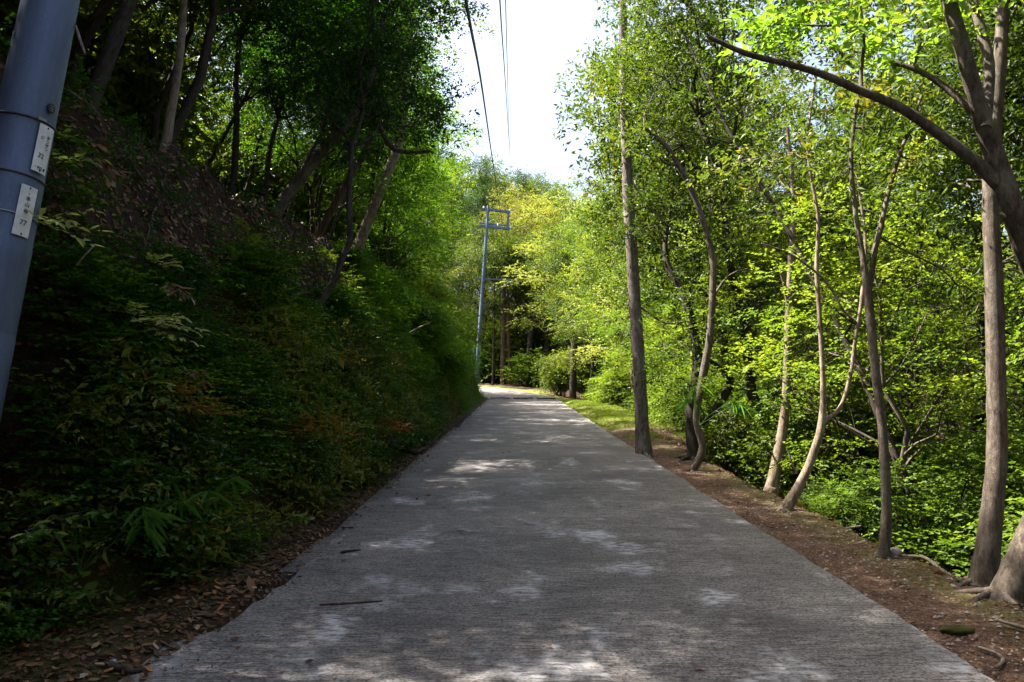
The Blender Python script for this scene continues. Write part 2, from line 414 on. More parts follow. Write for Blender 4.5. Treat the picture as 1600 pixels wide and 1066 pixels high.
# ------------------------------------------------------------------ leaves
def leaf_geo(mb, b, d, nrm, l, w, tint, fine=False, droop=.15):
    n = len(b)
    d = unit(d); side = unit(np.cross(nrm, d)); nn = np.cross(d, side)
    l = np.broadcast_to(l, (n,))[:, None]; w = np.broadcast_to(w, (n,))[:, None]
    tip = b + d * l - nn * l * droop
    if not fine:
        m1 = b + d * l * .45 + side * w * .5 + nn * w * .12; m2 = b + d * l * .45 - side * w * .5 + nn * w * .12
        V = np.stack([b, m1, tip, m2], 1).reshape(-1, 3)
        i = np.arange(n)[:, None] * 4
        F = np.concatenate([i + [0, 1, 2], i + [0, 2, 3]], 1).reshape(-1, 3)
    else:
        a1 = b + d * l * .28 + side * w * .42 + nn * w * .1; a2 = b + d * l * .66 + side * w * .40 + nn * w * .06 - nn * l * droop * .4
        c1 = b + d * l * .28 - side * w * .42 + nn * w * .1; c2 = b + d * l * .66 - side * w * .40 + nn * w * .06 - nn * l * droop * .4
        V = np.stack([b, a1, a2, tip, c2, c1], 1).reshape(-1, 3)
        i = np.arange(n)[:, None] * 6
        F = np.concatenate([i + [0, 1, 2, 3], i + [0, 3, 4, 5]], 1).reshape(-1, 4)
    mb.add(V, F, np.repeat(np.broadcast_to(tint, (n,)), 2))
def spray(mb, P, D, N, L, m, ll, lw, tint, fine=False, jit=.35, droop=.15, fan=.9):
    """twigs from P along D (length L), each carrying m leaves in the plane with normal N"""
    n = len(P); D = unit(D); S = unit(np.cross(N, D)); N = np.cross(D, S)
    t = (np.arange(m) + .5) / m
    side = np.where(np.arange(m) % 2 == 0, 1., -1.); side[-1] = 0
    L = np.broadcast_to(L, (n,))
    T = np.clip(t[None] + rng.normal(size=(n, m)) * .06, 0.02, 1)
    bend = -.12 * (T ** 2)
    b = P[:, None] + D[:, None] * (T * L[:, None])[..., None] + np.array([0, 0, 1.]) * (bend * L[:, None])[..., None]
    d = D[:, None] * (1 - .45 * fan) + S[:, None] * (side[None] * fan)[..., None] + rng.normal(size=(n, m, 3)) * jit
    nr = N[:, None] + rng.normal(size=(n, m, 3)) * jit
    sz = np.exp(rng.normal(size=(n, m)) * .22)
    tt = np.broadcast_to(np.asarray(tint)[:, None] if np.ndim(tint) else tint, (n, m)) + rng.normal(size=(n, m)) * .12
    leaf_geo(mb, b.reshape(-1, 3), d.reshape(-1, 3), nr.reshape(-1, 3), (sz * ll).ravel(), (sz * lw).ravel(), np.clip(tt, 0.01, .99).ravel(), fine, droop)
STY = {  # leaf length, leaf width, leaves per twig, twigs per clump, twig length, flatness, jitter
    'broad': dict(ll=.085, lw=.038, m=9, k=7, L=.42, flat=.25, jit=.45),
    'maple': dict(ll=.055, lw=.045, m=13, k=7, L=.50, flat=.9, jit=.22),
    'conifer': dict(ll=.10, lw=.022, m=12, k=8, L=.45, flat=.4, jit=.35),
    'bigleaf': dict(ll=.12, lw=.06, m=8, k=6, L=.50, flat=.5, jit=.35),
}
def clumps(mb, C, out, st, tint, scale=1.0, fine=False):
    """leaf clumps centred at C, pointing outward"""
    s = STY[st]; n = len(C); k = s['k']
    a = rng.random((n, k)) * 2 * np.pi
    rd = np.stack([np.cos(a), np.sin(a), rng.normal(size=(n, k)) * (1 - s['flat']) * .8 + (.0 if st != 'conifer' else -.25)], -1)
    D = unit(rd + out[:, None] * .45)
    up = np.array([0, 0, 1.]) + (1 - s['flat']) * rng.normal(size=(n, k, 3)) * .6
    P = C[:, None] + rng.normal(size=(n, k, 3)) * np.array([.12, .12, .06]) * scale
    T = np.repeat(tint, k) if np.ndim(tint) else np.full(n * k, tint)
    spray(mb, P.reshape(-1, 3), D.reshape(-1, 3), up.reshape(-1, 3), s['L'] * scale * (.6 + .8 * rng.random(n * k)), s['m'], s['ll'] * scale, s['lw'] * scale, T, fine, s['jit'])
def curve(a, b, n=5, sag=.0, wob=.06, lift=.0):
    a = np.asarray(a, float); b = np.asarray(b, float)
    t = np.linspace(0, 1, n)[:, None]; L = np.linalg.norm(b - a)
    P = a * (1 - t) + b * t
    P = P + np.sin(t * np.pi) * np.array([0, 0, 1.]) * (lift - sag) * L
    w = rng.normal(size=(n, 3)) * wob * L; w[0] = 0; w[-1] = 0
    return P + w
def crown_on(limbs, leaves, trunk, r_at, lobes, st, n_cl, scale=1.0, fine=False, tint0=.45, shell=.55):
    """lobes: (cx,cy,cz, rx,ry,rz); limbs grow from the trunk polyline to each lobe"""
    trunk = np.asarray(trunk)
    for (cx, cy, cz, rx, ry, rz) in lobes:
        c = np.array([cx, cy, cz])
        dz = trunk[:, 2] - (cz - .9 * math.hypot(*(c[:2] - trunk[np.argmin(abs(trunk[:, 2] - cz)), :2])))
        j = int(np.argmin(np.abs(dz) + .3 * np.linalg.norm(trunk - c, axis=1)))
        base = trunk[j]; rb = r_at[j] * .55
        Lb = curve(base, c, 6, 0, .05, .08)
        limbs.tube(Lb, np.linspace(rb, max(.008, rb * .3), 6), 5, cap=False)
        n = max(4, int(n_cl * (rx * ry * rz) ** (1 / 1.5)))
        q = unit(rng.normal(size=(n, 3))); rr = shell + (1 - shell) * rng.random(n) ** .5
        rr = np.where(rng.random(n) < .3, rng.random(n) * .7 + .1, rr)
        C = c + q * rr[:, None] * np.array([rx, ry, rz])
        for pt in C[:: 2]:
            a = Lb[rng.integers(2, 6)]
            limbs.tube(curve(a, pt, 4, 0, .07, .05), np.linspace(max(.006, rb * .22), .003, 4), 3, cap=False)
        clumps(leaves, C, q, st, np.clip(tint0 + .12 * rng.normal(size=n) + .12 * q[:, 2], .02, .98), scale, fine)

def make_tree(kind, st, leafm, barkm, h, r0, cr, cb, nl, ncl, scale=1.0, lean=0, tint0=.45, sparse=1.0, cone=False, lob=1.0):
    """generic tree rooted at the origin; returns its three meshes"""
    k = 10; t = np.linspace(0, 1, k)
    wob = np.cumsum(rng.normal(size=(k, 2)) * .022 * h, 0); wob -= wob[0]
    tr = np.stack([wob[:, 0] + lean * h * t ** 1.3, wob[:, 1], h * .94 * t - .35], -1)
    rad = r0 * (1 - .82 * t) ; rad[0] *= 1.35
    T = MB(); T.tube(tr, rad, 9, rough=.05)
    Lm = MB(); Lf = MB(); lobes = []
    for i in range(nl):
        f = cb + (1 - cb) * ((i + .5) / nl) ** .9
        p = tr[0] * 0 + np.array([np.interp(f, t, tr[:, 0]), np.interp(f, t, tr[:, 1]), h * f])
        a = i * 2.4 + rng.random() * .8
        e = (1 - f) if cone else math.sin(math.pi * min(1, (f - cb) / (1 - cb) * .75 + .22))
        rr = cr * (.25 + .75 * e)
        d = rr * (.35 + .4 * rng.random())
        lr = rr * (.34 + .22 * rng.random()) * lob
        lobes.append((p[0] + math.cos(a) * d, p[1] + math.sin(a) * d, p[2], lr, lr, lr * (.62 if st != 'maple' else .4)))
    crown_on(Lm, Lf, tr, rad, lobes, st, ncl, scale, tint0=tint0)
    return T.mesh(kind + '_trunk', barkm), Lm.mesh(kind + '_branches', barkm), Lf.mesh(kind + '_crown', leafm, False)
VAR = {}
def variant(key, **kw): VAR.setdefault(key, []).append((make_tree(key, **kw), kw['h']))
for _ in range(3):
    variant('oak', st='broad', leafm=M['evergreen'], barkm=M['bark_dark'], h=10, r0=.12, cr=3.2, cb=.36, nl=16, ncl=52, scale=1.15, lob=.8)
for _ in range(3):
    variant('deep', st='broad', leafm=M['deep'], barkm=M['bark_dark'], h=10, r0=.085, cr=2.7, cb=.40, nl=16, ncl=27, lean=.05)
for _ in range(2):
    variant('maple', st='maple', leafm=M['maple'], barkm=M['bark_brown'], h=6, r0=.06, cr=2.4, cb=.3, nl=15, ncl=24)
for _ in range(2):
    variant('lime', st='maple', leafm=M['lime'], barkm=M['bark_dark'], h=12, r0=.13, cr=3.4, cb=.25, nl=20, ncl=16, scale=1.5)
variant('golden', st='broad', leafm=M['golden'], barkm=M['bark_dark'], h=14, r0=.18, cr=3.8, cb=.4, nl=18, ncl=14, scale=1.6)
for _ in range(2):
    variant('conifer', st='conifer', leafm=M['conifer'], barkm=M['bark_red'], h=18, r0=.22, cr=2.9, cb=.3, nl=34, ncl=14, scale=1.5, cone=True)
variant('far', st='broad', leafm=M['evergreen'], barkm=M['bark_dark'], h=13, r0=.16, cr=4.2, cb=.25, nl=18, ncl=8, scale=2.3, tint0=.6)
variant('highoak', st='broad', leafm=M['evergreen'], barkm=M['bark_dark'], h=13, r0=.13, cr=3.2, cb=.58, nl=17, ncl=24, scale=1.15)
for _ in range(2):
    variant('highmaple', st='maple', leafm=M['mid'], barkm=M['bark_dark'], h=8, r0=.07, cr=2.5, cb=.42, nl=20, ncl=40)
variant('fresh', st='broad', leafm=M['fresh'], barkm=M['bark_brown'], h=9, r0=.09, cr=2.7, cb=.3, nl=16, ncl=26)
variant('fresh', st='bigleaf', leafm=M['fresh'], barkm=M['bark_brown'], h=8, r0=.08, cr=2.5, cb=.35, nl=14, ncl=18)
for _ in range(2):
    variant('lit_green', st='maple', leafm=M['lit_green'], barkm=M['bark_dark'], h=8, r0=.07, cr=2.7, cb=.18, nl=22, ncl=34)
# shrubs
def make_shrub(kind, st, leafm, h, r, nl, ncl, scale=1, tint0=.45):
    Lm = MB(); Lf = MB()
    for i in range(nl):
        a = i * 2.4 + rng.random(); d = r * (.15 + .6 * rng.random()); z = h * (.25 + .65 * rng.random())
        c = np.array([math.cos(a) * d, math.sin(a) * d, z])
        st0 = curve((math.cos(a) * .06, math.sin(a) * .06, -.15), c, 5, 0, .06, -.05)
        Lm.tube(st0, np.linspace(.014, .005, 5) * (1 + h * .3), 5, cap=False)
        n = max(3, int(ncl)); q = unit(rng.normal(size=(n, 3)))
        C = c + q * (rng.random(n) ** .4)[:, None] * np.array([.42, .42, .3]) * r
        for pt in C[::2]: Lm.tube(curve(st0[3], pt, 3, 0, .05), [.005, .004, .002], 3, cap=False)
        clumps(Lf, C, q, st, np.clip(tint0 + .12 * rng.normal(size=n), .02, .98), scale)
    return Lm.mesh(kind + '_stems', M['bark_dark']), Lf.mesh(kind + '_leaves', leafm, False)
SH = {}
for key, a in {'green': ('broad', M['evergreen'], 1.5, .9, 12, 9, .95, .5), 'bright': ('maple', M['fresh'], 1.5, 1.0, 12, 8, 1.0, .5), 'maple': ('maple', M['maple'], 2.4, 1.3, 15, 9, 1.0, .5),
               'lit_green': ('maple', M['lit_green'], 1.5, 1.0, 13, 9, 1.0, .5), 'deep': ('broad', M['deep'], 1.2, .8, 11, 8, .85, .55), 'laurel': ('bigleaf', M['evergreen'], 1.8, .9, 11, 7, 1, .6)}.items():
    SH[key] = [make_shrub(key + '_shrub', *a) for _ in range(2)]

def tree(key, x, y, h, label, group=None, rz=None, lean=(0, 0), dz=0, name='broadleaf_tree', vi=None, wide=1.0):
    (tm, bm, cm), h0 = VAR[key][int(rng.integers(len(VAR[key]))) if vi is None else vi]
    z = float(ground_z(x, y)) + dz
    o = empty(name, label, 'tree', (x, y, z), group)
    s = h / h0; o.scale = (s * wide, s * wide, s)
    o.rotation_euler = Euler((lean[1], lean[0], rng.random() * 6.28 if rz is None else rz), 'ZYX') if False else (0, 0, 0)
    Mx = Matrix.Rotation(lean[0], 3, 'Y') @ Matrix.Rotation(-lean[1], 3, 'X') @ Matrix.Rotation(rng.random() * 6.28 if rz is None else rz, 3, 'Z')
    o.rotation_euler = Mx.to_euler()
    link('trunk', tm, o); link('branches', bm, o); link('crown', cm, o)
    return o
def shrub(key, x, y, s, label, group=None, name='shrub', cat='shrub', tilt=0, dz=0):
    a, b = SH[key][int(rng.integers(2))]
    o = empty(name, label, cat, (x, y, float(ground_z(x, y)) + dz), group); o.scale = (s, s, s)
    o.rotation_euler = (0, tilt, 0)
    st = link('stems', a, o); lv = link('leaves', b, o)
    rz = rng.random() * 6.28
    st.rotation_euler = (0, 0, rz); lv.rotation_euler = (0, 0, rz)
    return o

def smooth_path(P, n=6):
    P = np.asarray(P, float); out = []
    Q = np.vstack([2 * P[0] - P[1], P, 2 * P[-1] - P[-2]])
    for i in range(1, len(Q) - 2):
        for t in np.linspace(0, 1, n, endpoint=False):
            a, b, c, d = Q[i - 1:i + 3]
            out.append(.5 * ((2 * b) + (c - a) * t + (2 * a - 5 * b + 4 * c - d) * t * t + (3 * b - a - 3 * c + d) * t ** 3))
    out.append(P[-1]); return np.array(out)

ORD = ['nearest', 'second', 'third', 'fourth', 'fifth', 'sixth', 'seventh', 'eighth', 'ninth', 'tenth', 'eleventh', 'twelfth', 'thirteenth', 'fourteenth', 'fifteenth', 'sixteenth', 'seventeenth', 'eighteenth', 'nineteenth', 'twentieth', 'twenty-first', 'twenty-second']
# ---- the wood on top of the left bank
GL = 'slender trees of the shaded wood on top of the left bank'
LL = 'slender dark-barked tree in the shaded wood on top of the left bank'
def cx(y): return .25 + .0077 * y
rows = [(-4.7, 1.8, 7.9), (-6.4, 2.6, 8.2), (-8.4, 3.0, 7.6), (-10.8, 3.0, 7.4), (-13.5, 3.6, 7.5)]
for (u, dy, h) in rows:
    yy = -7 + rng.random()
    while yy < 52:
        if 2.3 < yy < 6.3 and u > -5: yy = 6.3
        if yy > 12 and u > -5: break
        x = cx(yy) + u + rng.normal() * .45
        if u > -7 and yy > 12: x -= .7
        if not (u < -12 and yy > 45) and not (u < -6 and yy > 24 and rng.random() < .55):
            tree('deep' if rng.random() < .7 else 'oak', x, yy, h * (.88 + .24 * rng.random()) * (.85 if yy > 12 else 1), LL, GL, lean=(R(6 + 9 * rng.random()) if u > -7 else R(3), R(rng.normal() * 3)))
        yy += 1.05 * dy * (.8 + .5 * rng.random())
for (x, y, h, l) in [(-5.4, 8.4, 6.6, 10), (-6.0, 10.4, 6.8, 8), (-7.2, 7.4, 7.2, 8), (-5.7, 12.3, 6.6, 8), (-7.4, 11.4, 7.4, 5), (-8.6, 9.3, 7.5, 3)]:
    tree('deep', x, y, h, LL, GL, lean=(R(l), 0), wide=1.08)
for k in range(120):
    yy = -4 + 54 * rng.random(); x = cx(yy) - (8 if k % 2 else 5.6 + .06 * max(0, yy - 15)) - 9 * rng.random() * (1 if k % 2 else .4)
    if x > -8 and yy < 22: continue
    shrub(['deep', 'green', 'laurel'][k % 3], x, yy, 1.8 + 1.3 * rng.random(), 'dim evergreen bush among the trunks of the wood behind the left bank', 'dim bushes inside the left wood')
# ---- fresh foliage leaning out over the road from the left bank, further up
for k, (y, u, h, key) in enumerate([(12.6, -4.7, 8.6, 'highmaple'), (14.8, -4.5, 7.0, 'highmaple'), (16.5, -5.5, 9.4, 'highmaple'), (19.2, -5.0, 9.2, 'lit_green'), (21.6, -5.2, 8.6, 'highmaple'), (24, -4.5, 8.8, 'lit_green'), (26.6, -4.1, 8.2, 'lit_green'), (29.5, -4.2, 9, 'lit_green'), (33, -4.0, 9, 'maple'), (36.5, -3.9, 8.5, 'lit_green'), (40, -3.8, 9, 'lit_green'), (44, -3.8, 8.5, 'maple'), (48, -4.2, 9, 'oak'), (52, -6, 12, 'oak')]):
    x = cx(y) + u - .15 - 1.3 * float(sstep(22, 34, y)) - 1.3 * float(sstep(32, 40, y)) + (0 if y < 49 else -1)
    tree(key, x, y, h, f"leafy green tree leaning out from the left bank, {['nearest', 'second', 'third', 'fourth', 'fifth', 'sixth', 'seventh', 'eighth', 'ninth', 'tenth', 'eleventh', 'twelfth', 'thirteenth', 'farthest'][k]} up the road", 'green trees leaning out from the left bank', lean=(R(8), 0), wide=.85)
for ks, y in enumerate(np.arange(21, 50, 1.5)):
    u = -3.3 + .5 * rng.random() - 1.7 * float(sstep(28, 40, y))
    shrub(['lit_green', 'maple', 'lit_green', 'maple'][int(rng.integers(4))], cx(y) + u, y, .7 + .4 * rng.random(), f'leafy shrub growing out of the shaded left bank, {ORD[ks]} going up the road', 'shrubs on the left bank', tilt=R(25))
for th, r, h in [(8, 9.3, 12.5), (18, 10.2, 12.5), (28, 9.8, 12.5), (38, 10.4, 12.5), (50, 10, 12), (62, 10.5, 9), (14, 6.5, 9), (34, 6, 9), (56, 6, 9)]:  # trees added and made tall to cast shade on the road crest
    th = R(th); tree('deep', XC + r * math.cos(th), YB + r * math.sin(th), h, 'dark tree added inside the bend to shade the road crest', 'trees added inside the bend for shade')
# ---- beyond the bend
GB = 'tall trees standing beyond the bend'; BT = []
for (px, Yd, h, key) in [(752, 69, 15, 'oak'), (775, 78, 20, 'conifer'), (800, 88, 21, 'conifer'), (757, 84, 22, 'conifer'), (728, 74, 20, 'conifer'), (705, 80, 22, 'conifer'),
                         (835, 74, 18.5, 'golden'), (862, 80, 19, 'golden'), (812, 70, 14, 'oak'), (850, 68, 13, 'oak'), (880, 71, 15, 'lime'), (905, 62, 16, 'lime'), (900, 84, 20, 'oak'),
                         (930, 55, 14.5, 'oak'), (925, 75, 18, 'lime'), (955, 66, 18, 'lime'), (945, 47, 11, 'lime'), (980, 52, 15, 'oak'), (1010, 60, 18, 'oak'), (690, 90, 20, 'oak'), (730, 95, 24, 'oak'), (830, 96, 21, 'oak'), (870, 98, 22, 'oak'), (785, 100, 23, 'oak')]:
    x = (px - 800) / FPX * Yd
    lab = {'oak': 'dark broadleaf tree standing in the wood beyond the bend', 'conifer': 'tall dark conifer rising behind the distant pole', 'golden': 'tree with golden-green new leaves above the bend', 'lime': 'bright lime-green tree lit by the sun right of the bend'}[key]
    BT.append((px, key, tree(key, x, Yd, h, lab, GB, name='conifer_tree' if key == 'conifer' else 'broadleaf_tree')))
BK = {}
for px, key, o in sorted(BT, key=lambda r: r[0]):
    c_ = BK.get(key, 0); BK[key] = c_ + 1
    o['label'] = o['label'] + ', ' + ('leftmost' if c_ == 0 else ORD[c_] + ' from the left')
for k in range(40):
    x = -16 + 26 * rng.random(); y = 75 + 18 * rng.random()
    if k < 14: x = -7 + 13 * rng.random(); y = 71.5 + 2.5 * rng.random()
    shrub(['deep', 'green', 'bright'][k % 3], x, y, 2.2 + 1.6 * rng.random(), 'large dark bush filling the wood floor behind the bend', 'large bushes behind the bend')
for k in range(26):
    th = R(8 + 75 * rng.random()); r = RB + HW + 1.6 + 7 * rng.random() + (3 if th > R(28) else 0)
    shrub(['green', 'bright', 'deep', 'laurel'][k % 4], XC + r * math.cos(th), YB + r * math.sin(th), 1.2 + .9 * rng.random(), 'leafy bush under the trees beyond the bend', 'bushes beyond the bend')

# ---- the wood falling away on the right
GR = 'trees of the sunlit wood on the right-hand slope'
RT = []
def rtree(u, y, h, key, wide=1.0, lean=(0, 0)):
    lab = {'highoak': 'high-crowned dark tree shading the near part of the right-hand wood', 'oak': 'dark evergreen tree in the wood below the right verge', 'maple': 'light green maple layered in the wood below the right verge', 'lime': 'lime-green tree in the wood below the right verge',
           'fresh': 'fresh green tree in the wood below the right verge', 'far': 'tree on the far slope across the valley'}[key]
    o = tree(key, cx(y) + u, y, h, lab, GR if key != 'far' else 'trees on the far slope', wide=wide, lean=lean)
    if key != 'far': RT.append((o, key, y, 800 + FPX * (cx(y) + u) / y if y > 1 else 9999))
for (u, y, h, key) in [(5.5, 20, 12.5, 'oak'), (5.6, 26, 11.5, 'oak'), (4.9, 15.8, 12.5, 'highoak'), (7.2, 15.5, 12, 'highoak'), (6.2, 31, 12.5, 'oak'), (10, 19, 13, 'highoak'), (9.5, 11, 13, 'highoak'),
                       (5.2, 35, 11.5, 'fresh'), (6, 40, 12, 'lime'), (5, 45, 11, 'oak'), (9, 33, 13, 'oak'), (10, 40, 14, 'lime'), (9.5, 26, 13, 'oak'),
                       (7.6, 6.5, 12, 'highoak'), (5.8, 4.2, 11, 'highoak'), (8.4, 9.0, 13, 'highoak'), (11.5, 7, 14, 'highoak'), (13, 13, 14, 'highoak'), (15, 20, 14, 'oak'), (9.5, 3, 12, 'highoak'),
                       (14, 28, 14, 'fresh'), (19, 15, 15, 'highoak'), (20, 24, 15, 'oak'), (12, 46, 15, 'lime'), (18, 36, 16, 'oak'), (9, 50, 15, 'fresh'), (15, 52, 16, 'oak'), (21, 46, 17, 'oak'),
                       (24, 32, 16, 'oak'), (5.5, 0.5, 10, 'oak'), (6.5, -3, 11, 'oak'), (5, -7, 10, 'fresh')]:  # last three unseen beside and behind the camera, added to hold back light
    rtree(u, y, h, key)
for (u, y, h) in [(4.9, 11.2, 5.5), (5.0, 14.6, 6), (7.5, 14.5, 6.5), (7.6, 9.6, 5.2), (9.3, 13.5, 7), (5.6, 19, 6.5), (9.5, 19, 8), (6.4, 25.5, 7), (5.8, 31, 6), (8.2, 8.8, 5.5), (11.5, 16, 8), (4.6, 27, 5)]:
    rtree(u, y, h, 'maple')
for k in range(46):
    y = 30 + 75 * rng.random() ** .8; u = 24 + 75 * rng.random()
    rtree(u, y, 12 + 4 * rng.random(), 'far')
KD = {'highoak': 'high-crowned dark tree', 'oak': 'dark evergreen tree', 'maple': 'layered light green maple', 'lime': 'sunlit lime-green tree', 'fresh': 'fresh green tree'}
MARKS = [(1005, 'just past the straight pine'), (1080, 'behind the crooked tree'), (1205, 'behind the lichened tree'), (1290, 'behind the forked tree'), (1380, 'behind the grey tree'), (1550, 'behind the stout tree'), (1750, 'out past the right edge')]
cnt = {}
for o, key, y, px in sorted(RT, key=lambda r: r[2]):
    m_ = min(MARKS, key=lambda q_: abs(q_[0] - px))[1]; c_ = cnt.get((key, m_), 0); cnt[(key, m_)] = c_ + 1
    o['label'] = f"{KD[key]} {m_}, {ORD[c_]} of its kind there"
# bare crooked stems between the crowns
for k in range(46):
    y = 8 + 20 * rng.random(); u = 4.4 + 8 * rng.random() + .1 * y; x = cx(y) + u; z0 = float(ground_z(x, y))
    hgt = 5 + 5 * rng.random(); T = MB(); n_ = 9; t = np.linspace(0, 1, n_)
    w = np.cumsum(rng.normal(size=(n_, 2)) * .16, 0); w -= w[0]; ln_ = rng.normal(size=2) * .9
    P = np.stack([w[:, 0] + ln_[0] * t, w[:, 1] + ln_[1] * t, hgt * t - .3], -1)
    r_ = (.03 + .05 * rng.random()) * (1 - .7 * t); V = smooth_path(np.column_stack([P, r_]), 3)
    T.tube(V[:, :3], V[:, 3], 7, rough=.04)
    bk = M[['bark_dark', 'bark_dark', 'bark_brown', 'bark_pale'][k % 4]]
    o = empty('bare_stemmed_tree', 'thin bare crooked stem among the leaves of the right-hand wood', 'tree', (x, y, z0), 'thin bare stems in the right-hand wood')
    link('trunk', T.mesh('trunk', bk), o)
    for j in range(7):
        i0 = int(len(V) * (.25 + .09 * j)); a = rng.random() * 6.28; L_ = .7 + 1.1 * rng.random()
        B = MB(); Q = curve(V[i0, :3], V[i0, :3] + np.array([math.cos(a), math.sin(a), .35 + .5 * rng.random()]) * L_, 6, 0, .07, .05)
        B.tube(Q, np.linspace(V[i0, 3] * .55, .004, 6), 5, cap=False)
        for _ in range(3):
            i1 = int(rng.integers(1, 5)); B.tube(curve(Q[i1], Q[i1] + unit(rng.normal(size=3)) * L_ * .45, 4, 0, .08), [.006, .005, .004, .002], 3, cap=False)
        link('branch', B.mesh('branch', bk), o)
# understorey on the right
k = 0
for y in np.arange(4.0, 46, .95):
    for rep in range(3):
        v = rng.random() * (3.2 + rep * 2.2) + .35 + (1.2 * float(sstep(16, 24, y) * sstep(48, 40, y)))
        u = HW + .9 + v
        s = .55 + .55 * rng.random() + .12 * v
        key = ['bright', 'green', 'laurel', 'maple', 'bright'][int(rng.integers(5))]
        if v < .8: s *= .6
        if y < 14: u += .25 + .7 * s
        shrub(key, cx(y) + u, y, s, 'leafy undergrowth bush on the slope below the right verge', 'undergrowth bushes on the right-hand slope')
        k += 1

# ------------------------------------------------------------------ the named trees along the right verge, bent as they grow
def stem(mb, pts, sides=12, rough=.03, n=6, sink=True):
    """pts: (px, py, Y, width in px)"""
    W = np.array([at(p[0], p[1], p[2]) for p in pts]); r = np.array([p[3] * p[2] / FPX / 2 for p in pts])
    if sink:
        b = W[0].copy(); d_ = unit(W[1] - W[0]); d_[2] = max(d_[2], .5); zb = min(b[2], float(ground_z(b[0], b[1]))) - .3 - 2 * r[0]; b = W[0] + d_ * ((zb - W[0][2]) / d_[2])
        f_ = W[0] + (W[1] - W[0]) * .12; W = np.vstack([b, W[:1], f_, W[1:]]); r = np.concatenate([[r[0] * 1.7], [r[0] * 1.22], [r[0] * 1.03], r[1:]])
    V = smooth_path(np.column_stack([W, r]), n)
    mb.tube(V[:, :3], np.maximum(V[:, 3], .003), sides, rough=rough)
    return V[:, :3], V[:, 3]
def hero(name, label, stems, limbs, barkm, lobes=None, st='broad', leafm=None, ncl=26, scale=1.0, tint0=.5, fine=False):
    T = MB(); P, r = stem(T, stems)
    org = P[0].copy()
    o = empty(name, label, 'tree', org)
    def fin(mb, nm, mat, smooth=True):
        mb.v = [v - org for v in mb.v]; return link(nm, mb.mesh(nm, mat, smooth), o)
    fin(T, 'trunk', barkm)
    if stems[0][2] < 17 and stems[0][0] > 950:
        w0 = at(*stems[0][:3]); r0_ = r[0] / 1.7
        for j in range(6):
            a = j * 1.05 + rng.random() * .5; L_ = r0_ * (2.2 + 1.6 * rng.random()); tt = np.linspace(0, 1, 8)
            xx = w0[0] + np.cos(a + .5 * tt) * (r0_ * .4 + L_ * tt); yy_ = w0[1] + np.sin(a + .5 * tt) * (r0_ * .4 + L_ * tt)
            zz = np.maximum(ground_z(xx, yy_), road_z(yy_) - 2) + r0_ * (.38 * (1 - tt) ** 2 - .22 * tt)
            Rt = MB(); Rt.tube(np.stack([xx, yy_, zz], -1), r0_ * (.30 - .26 * tt), 7, rough=.08); fin(Rt, 'root', barkm)
    allP, allr = P, r
    for l in limbs:
        Lm = MB(); a, b = stem(Lm, l, 8, sink=False); fin(Lm, 'limb', barkm)
        allP = np.vstack([allP, a]); allr = np.concatenate([allr, b])
    if lobes:
        Lf = MB()
        lb = []
        for (px, py, Yd, rx, rz) in lobes:
            c = at(px, py, Yd); k = Yd / FPX
            lb.append((*c, rx * k, rx * k, rz * k))
        for L_ in lb:
            c = np.array(L_[:3]); j = int(np.argmin(np.linalg.norm(allP - c, axis=1)))
            sub = allP[max(0, j - 1):j + 2] if j > 0 else allP[:2]
            Lm = MB(); crown_on(Lm, Lf, sub, np.minimum(allr[max(0, j - 1):j + 2] if j > 0 else allr[:2], .03), [L_], st, ncl, scale, fine, tint0)
            fin(Lm, 'branch', barkm)
        fin(Lf, 'crown', leafm, False)
    return o
hero('pine_tree', 'tall straight grey pine trunk rising from the right edge of the road',
     [(1006, 716, 15.6, 27), (1003, 660, 15.6, 22), (998, 560, 15.6, 20), (990, 440, 15.6, 19), (983, 330, 15.6, 18), (977, 200, 15.6, 16), (974, 80, 15.6, 15), (973, -40, 15.6, 14), (974, -300, 15.6, 12), (976, -520, 15.6, 7)],
     [[(992, 290, 15.6, 4), (1020, 330, 15.4, 3), (1050, 345, 15.3, 2)], [(978, 200, 15.6, 4), (1000, 165, 15.3, 3), (1030, 180, 15.2, 2)], [(1000, 480, 15.7, 4), (1040, 505, 16, 3), (1080, 500, 16.2, 1.5)]],
     M['bark_pine'], [(976, -480, 15.6, 150, 80), (930, -400, 15, 90, 60), (1040, -380, 16, 100, 60)], 'conifer', M['conifer'])
hero('crooked_tree', 'crooked brown tree beside the pine, its stem waving up to a broken tip',
     [(1080, 742, 13.4, 11.9), (1098, 700, 13.4, 11.9), (1088, 655, 13.4, 11.0), (1098, 590, 13.4, 12.8), (1110, 520, 13.4, 11.9), (1114, 430, 13.4, 11.0), (1110, 385, 13.4, 10.2), (1090, 320, 13.4, 9.3), (1062, 262, 13.4, 8.5), (1040, 228, 13.4, 7.6), (1006, 198, 13.4, 5.1)],
     [[(1058, 258, 13.4, 6.0), (1040, 255, 13.3, 4.2), (1030, 246, 13.2, 2.5)], [(1112, 470, 13.4, 4.2), (1130, 440, 13.6, 3.4), (1150, 425, 13.8, 2.5), (1180, 418, 14, 1.7)]],
     M['bark_brown'], [(1060, 210, 13.6, 90, 50), (1130, 330, 14, 80, 50), (1040, 100, 14, 90, 60)], 'broad', M['evergreen'], 26)
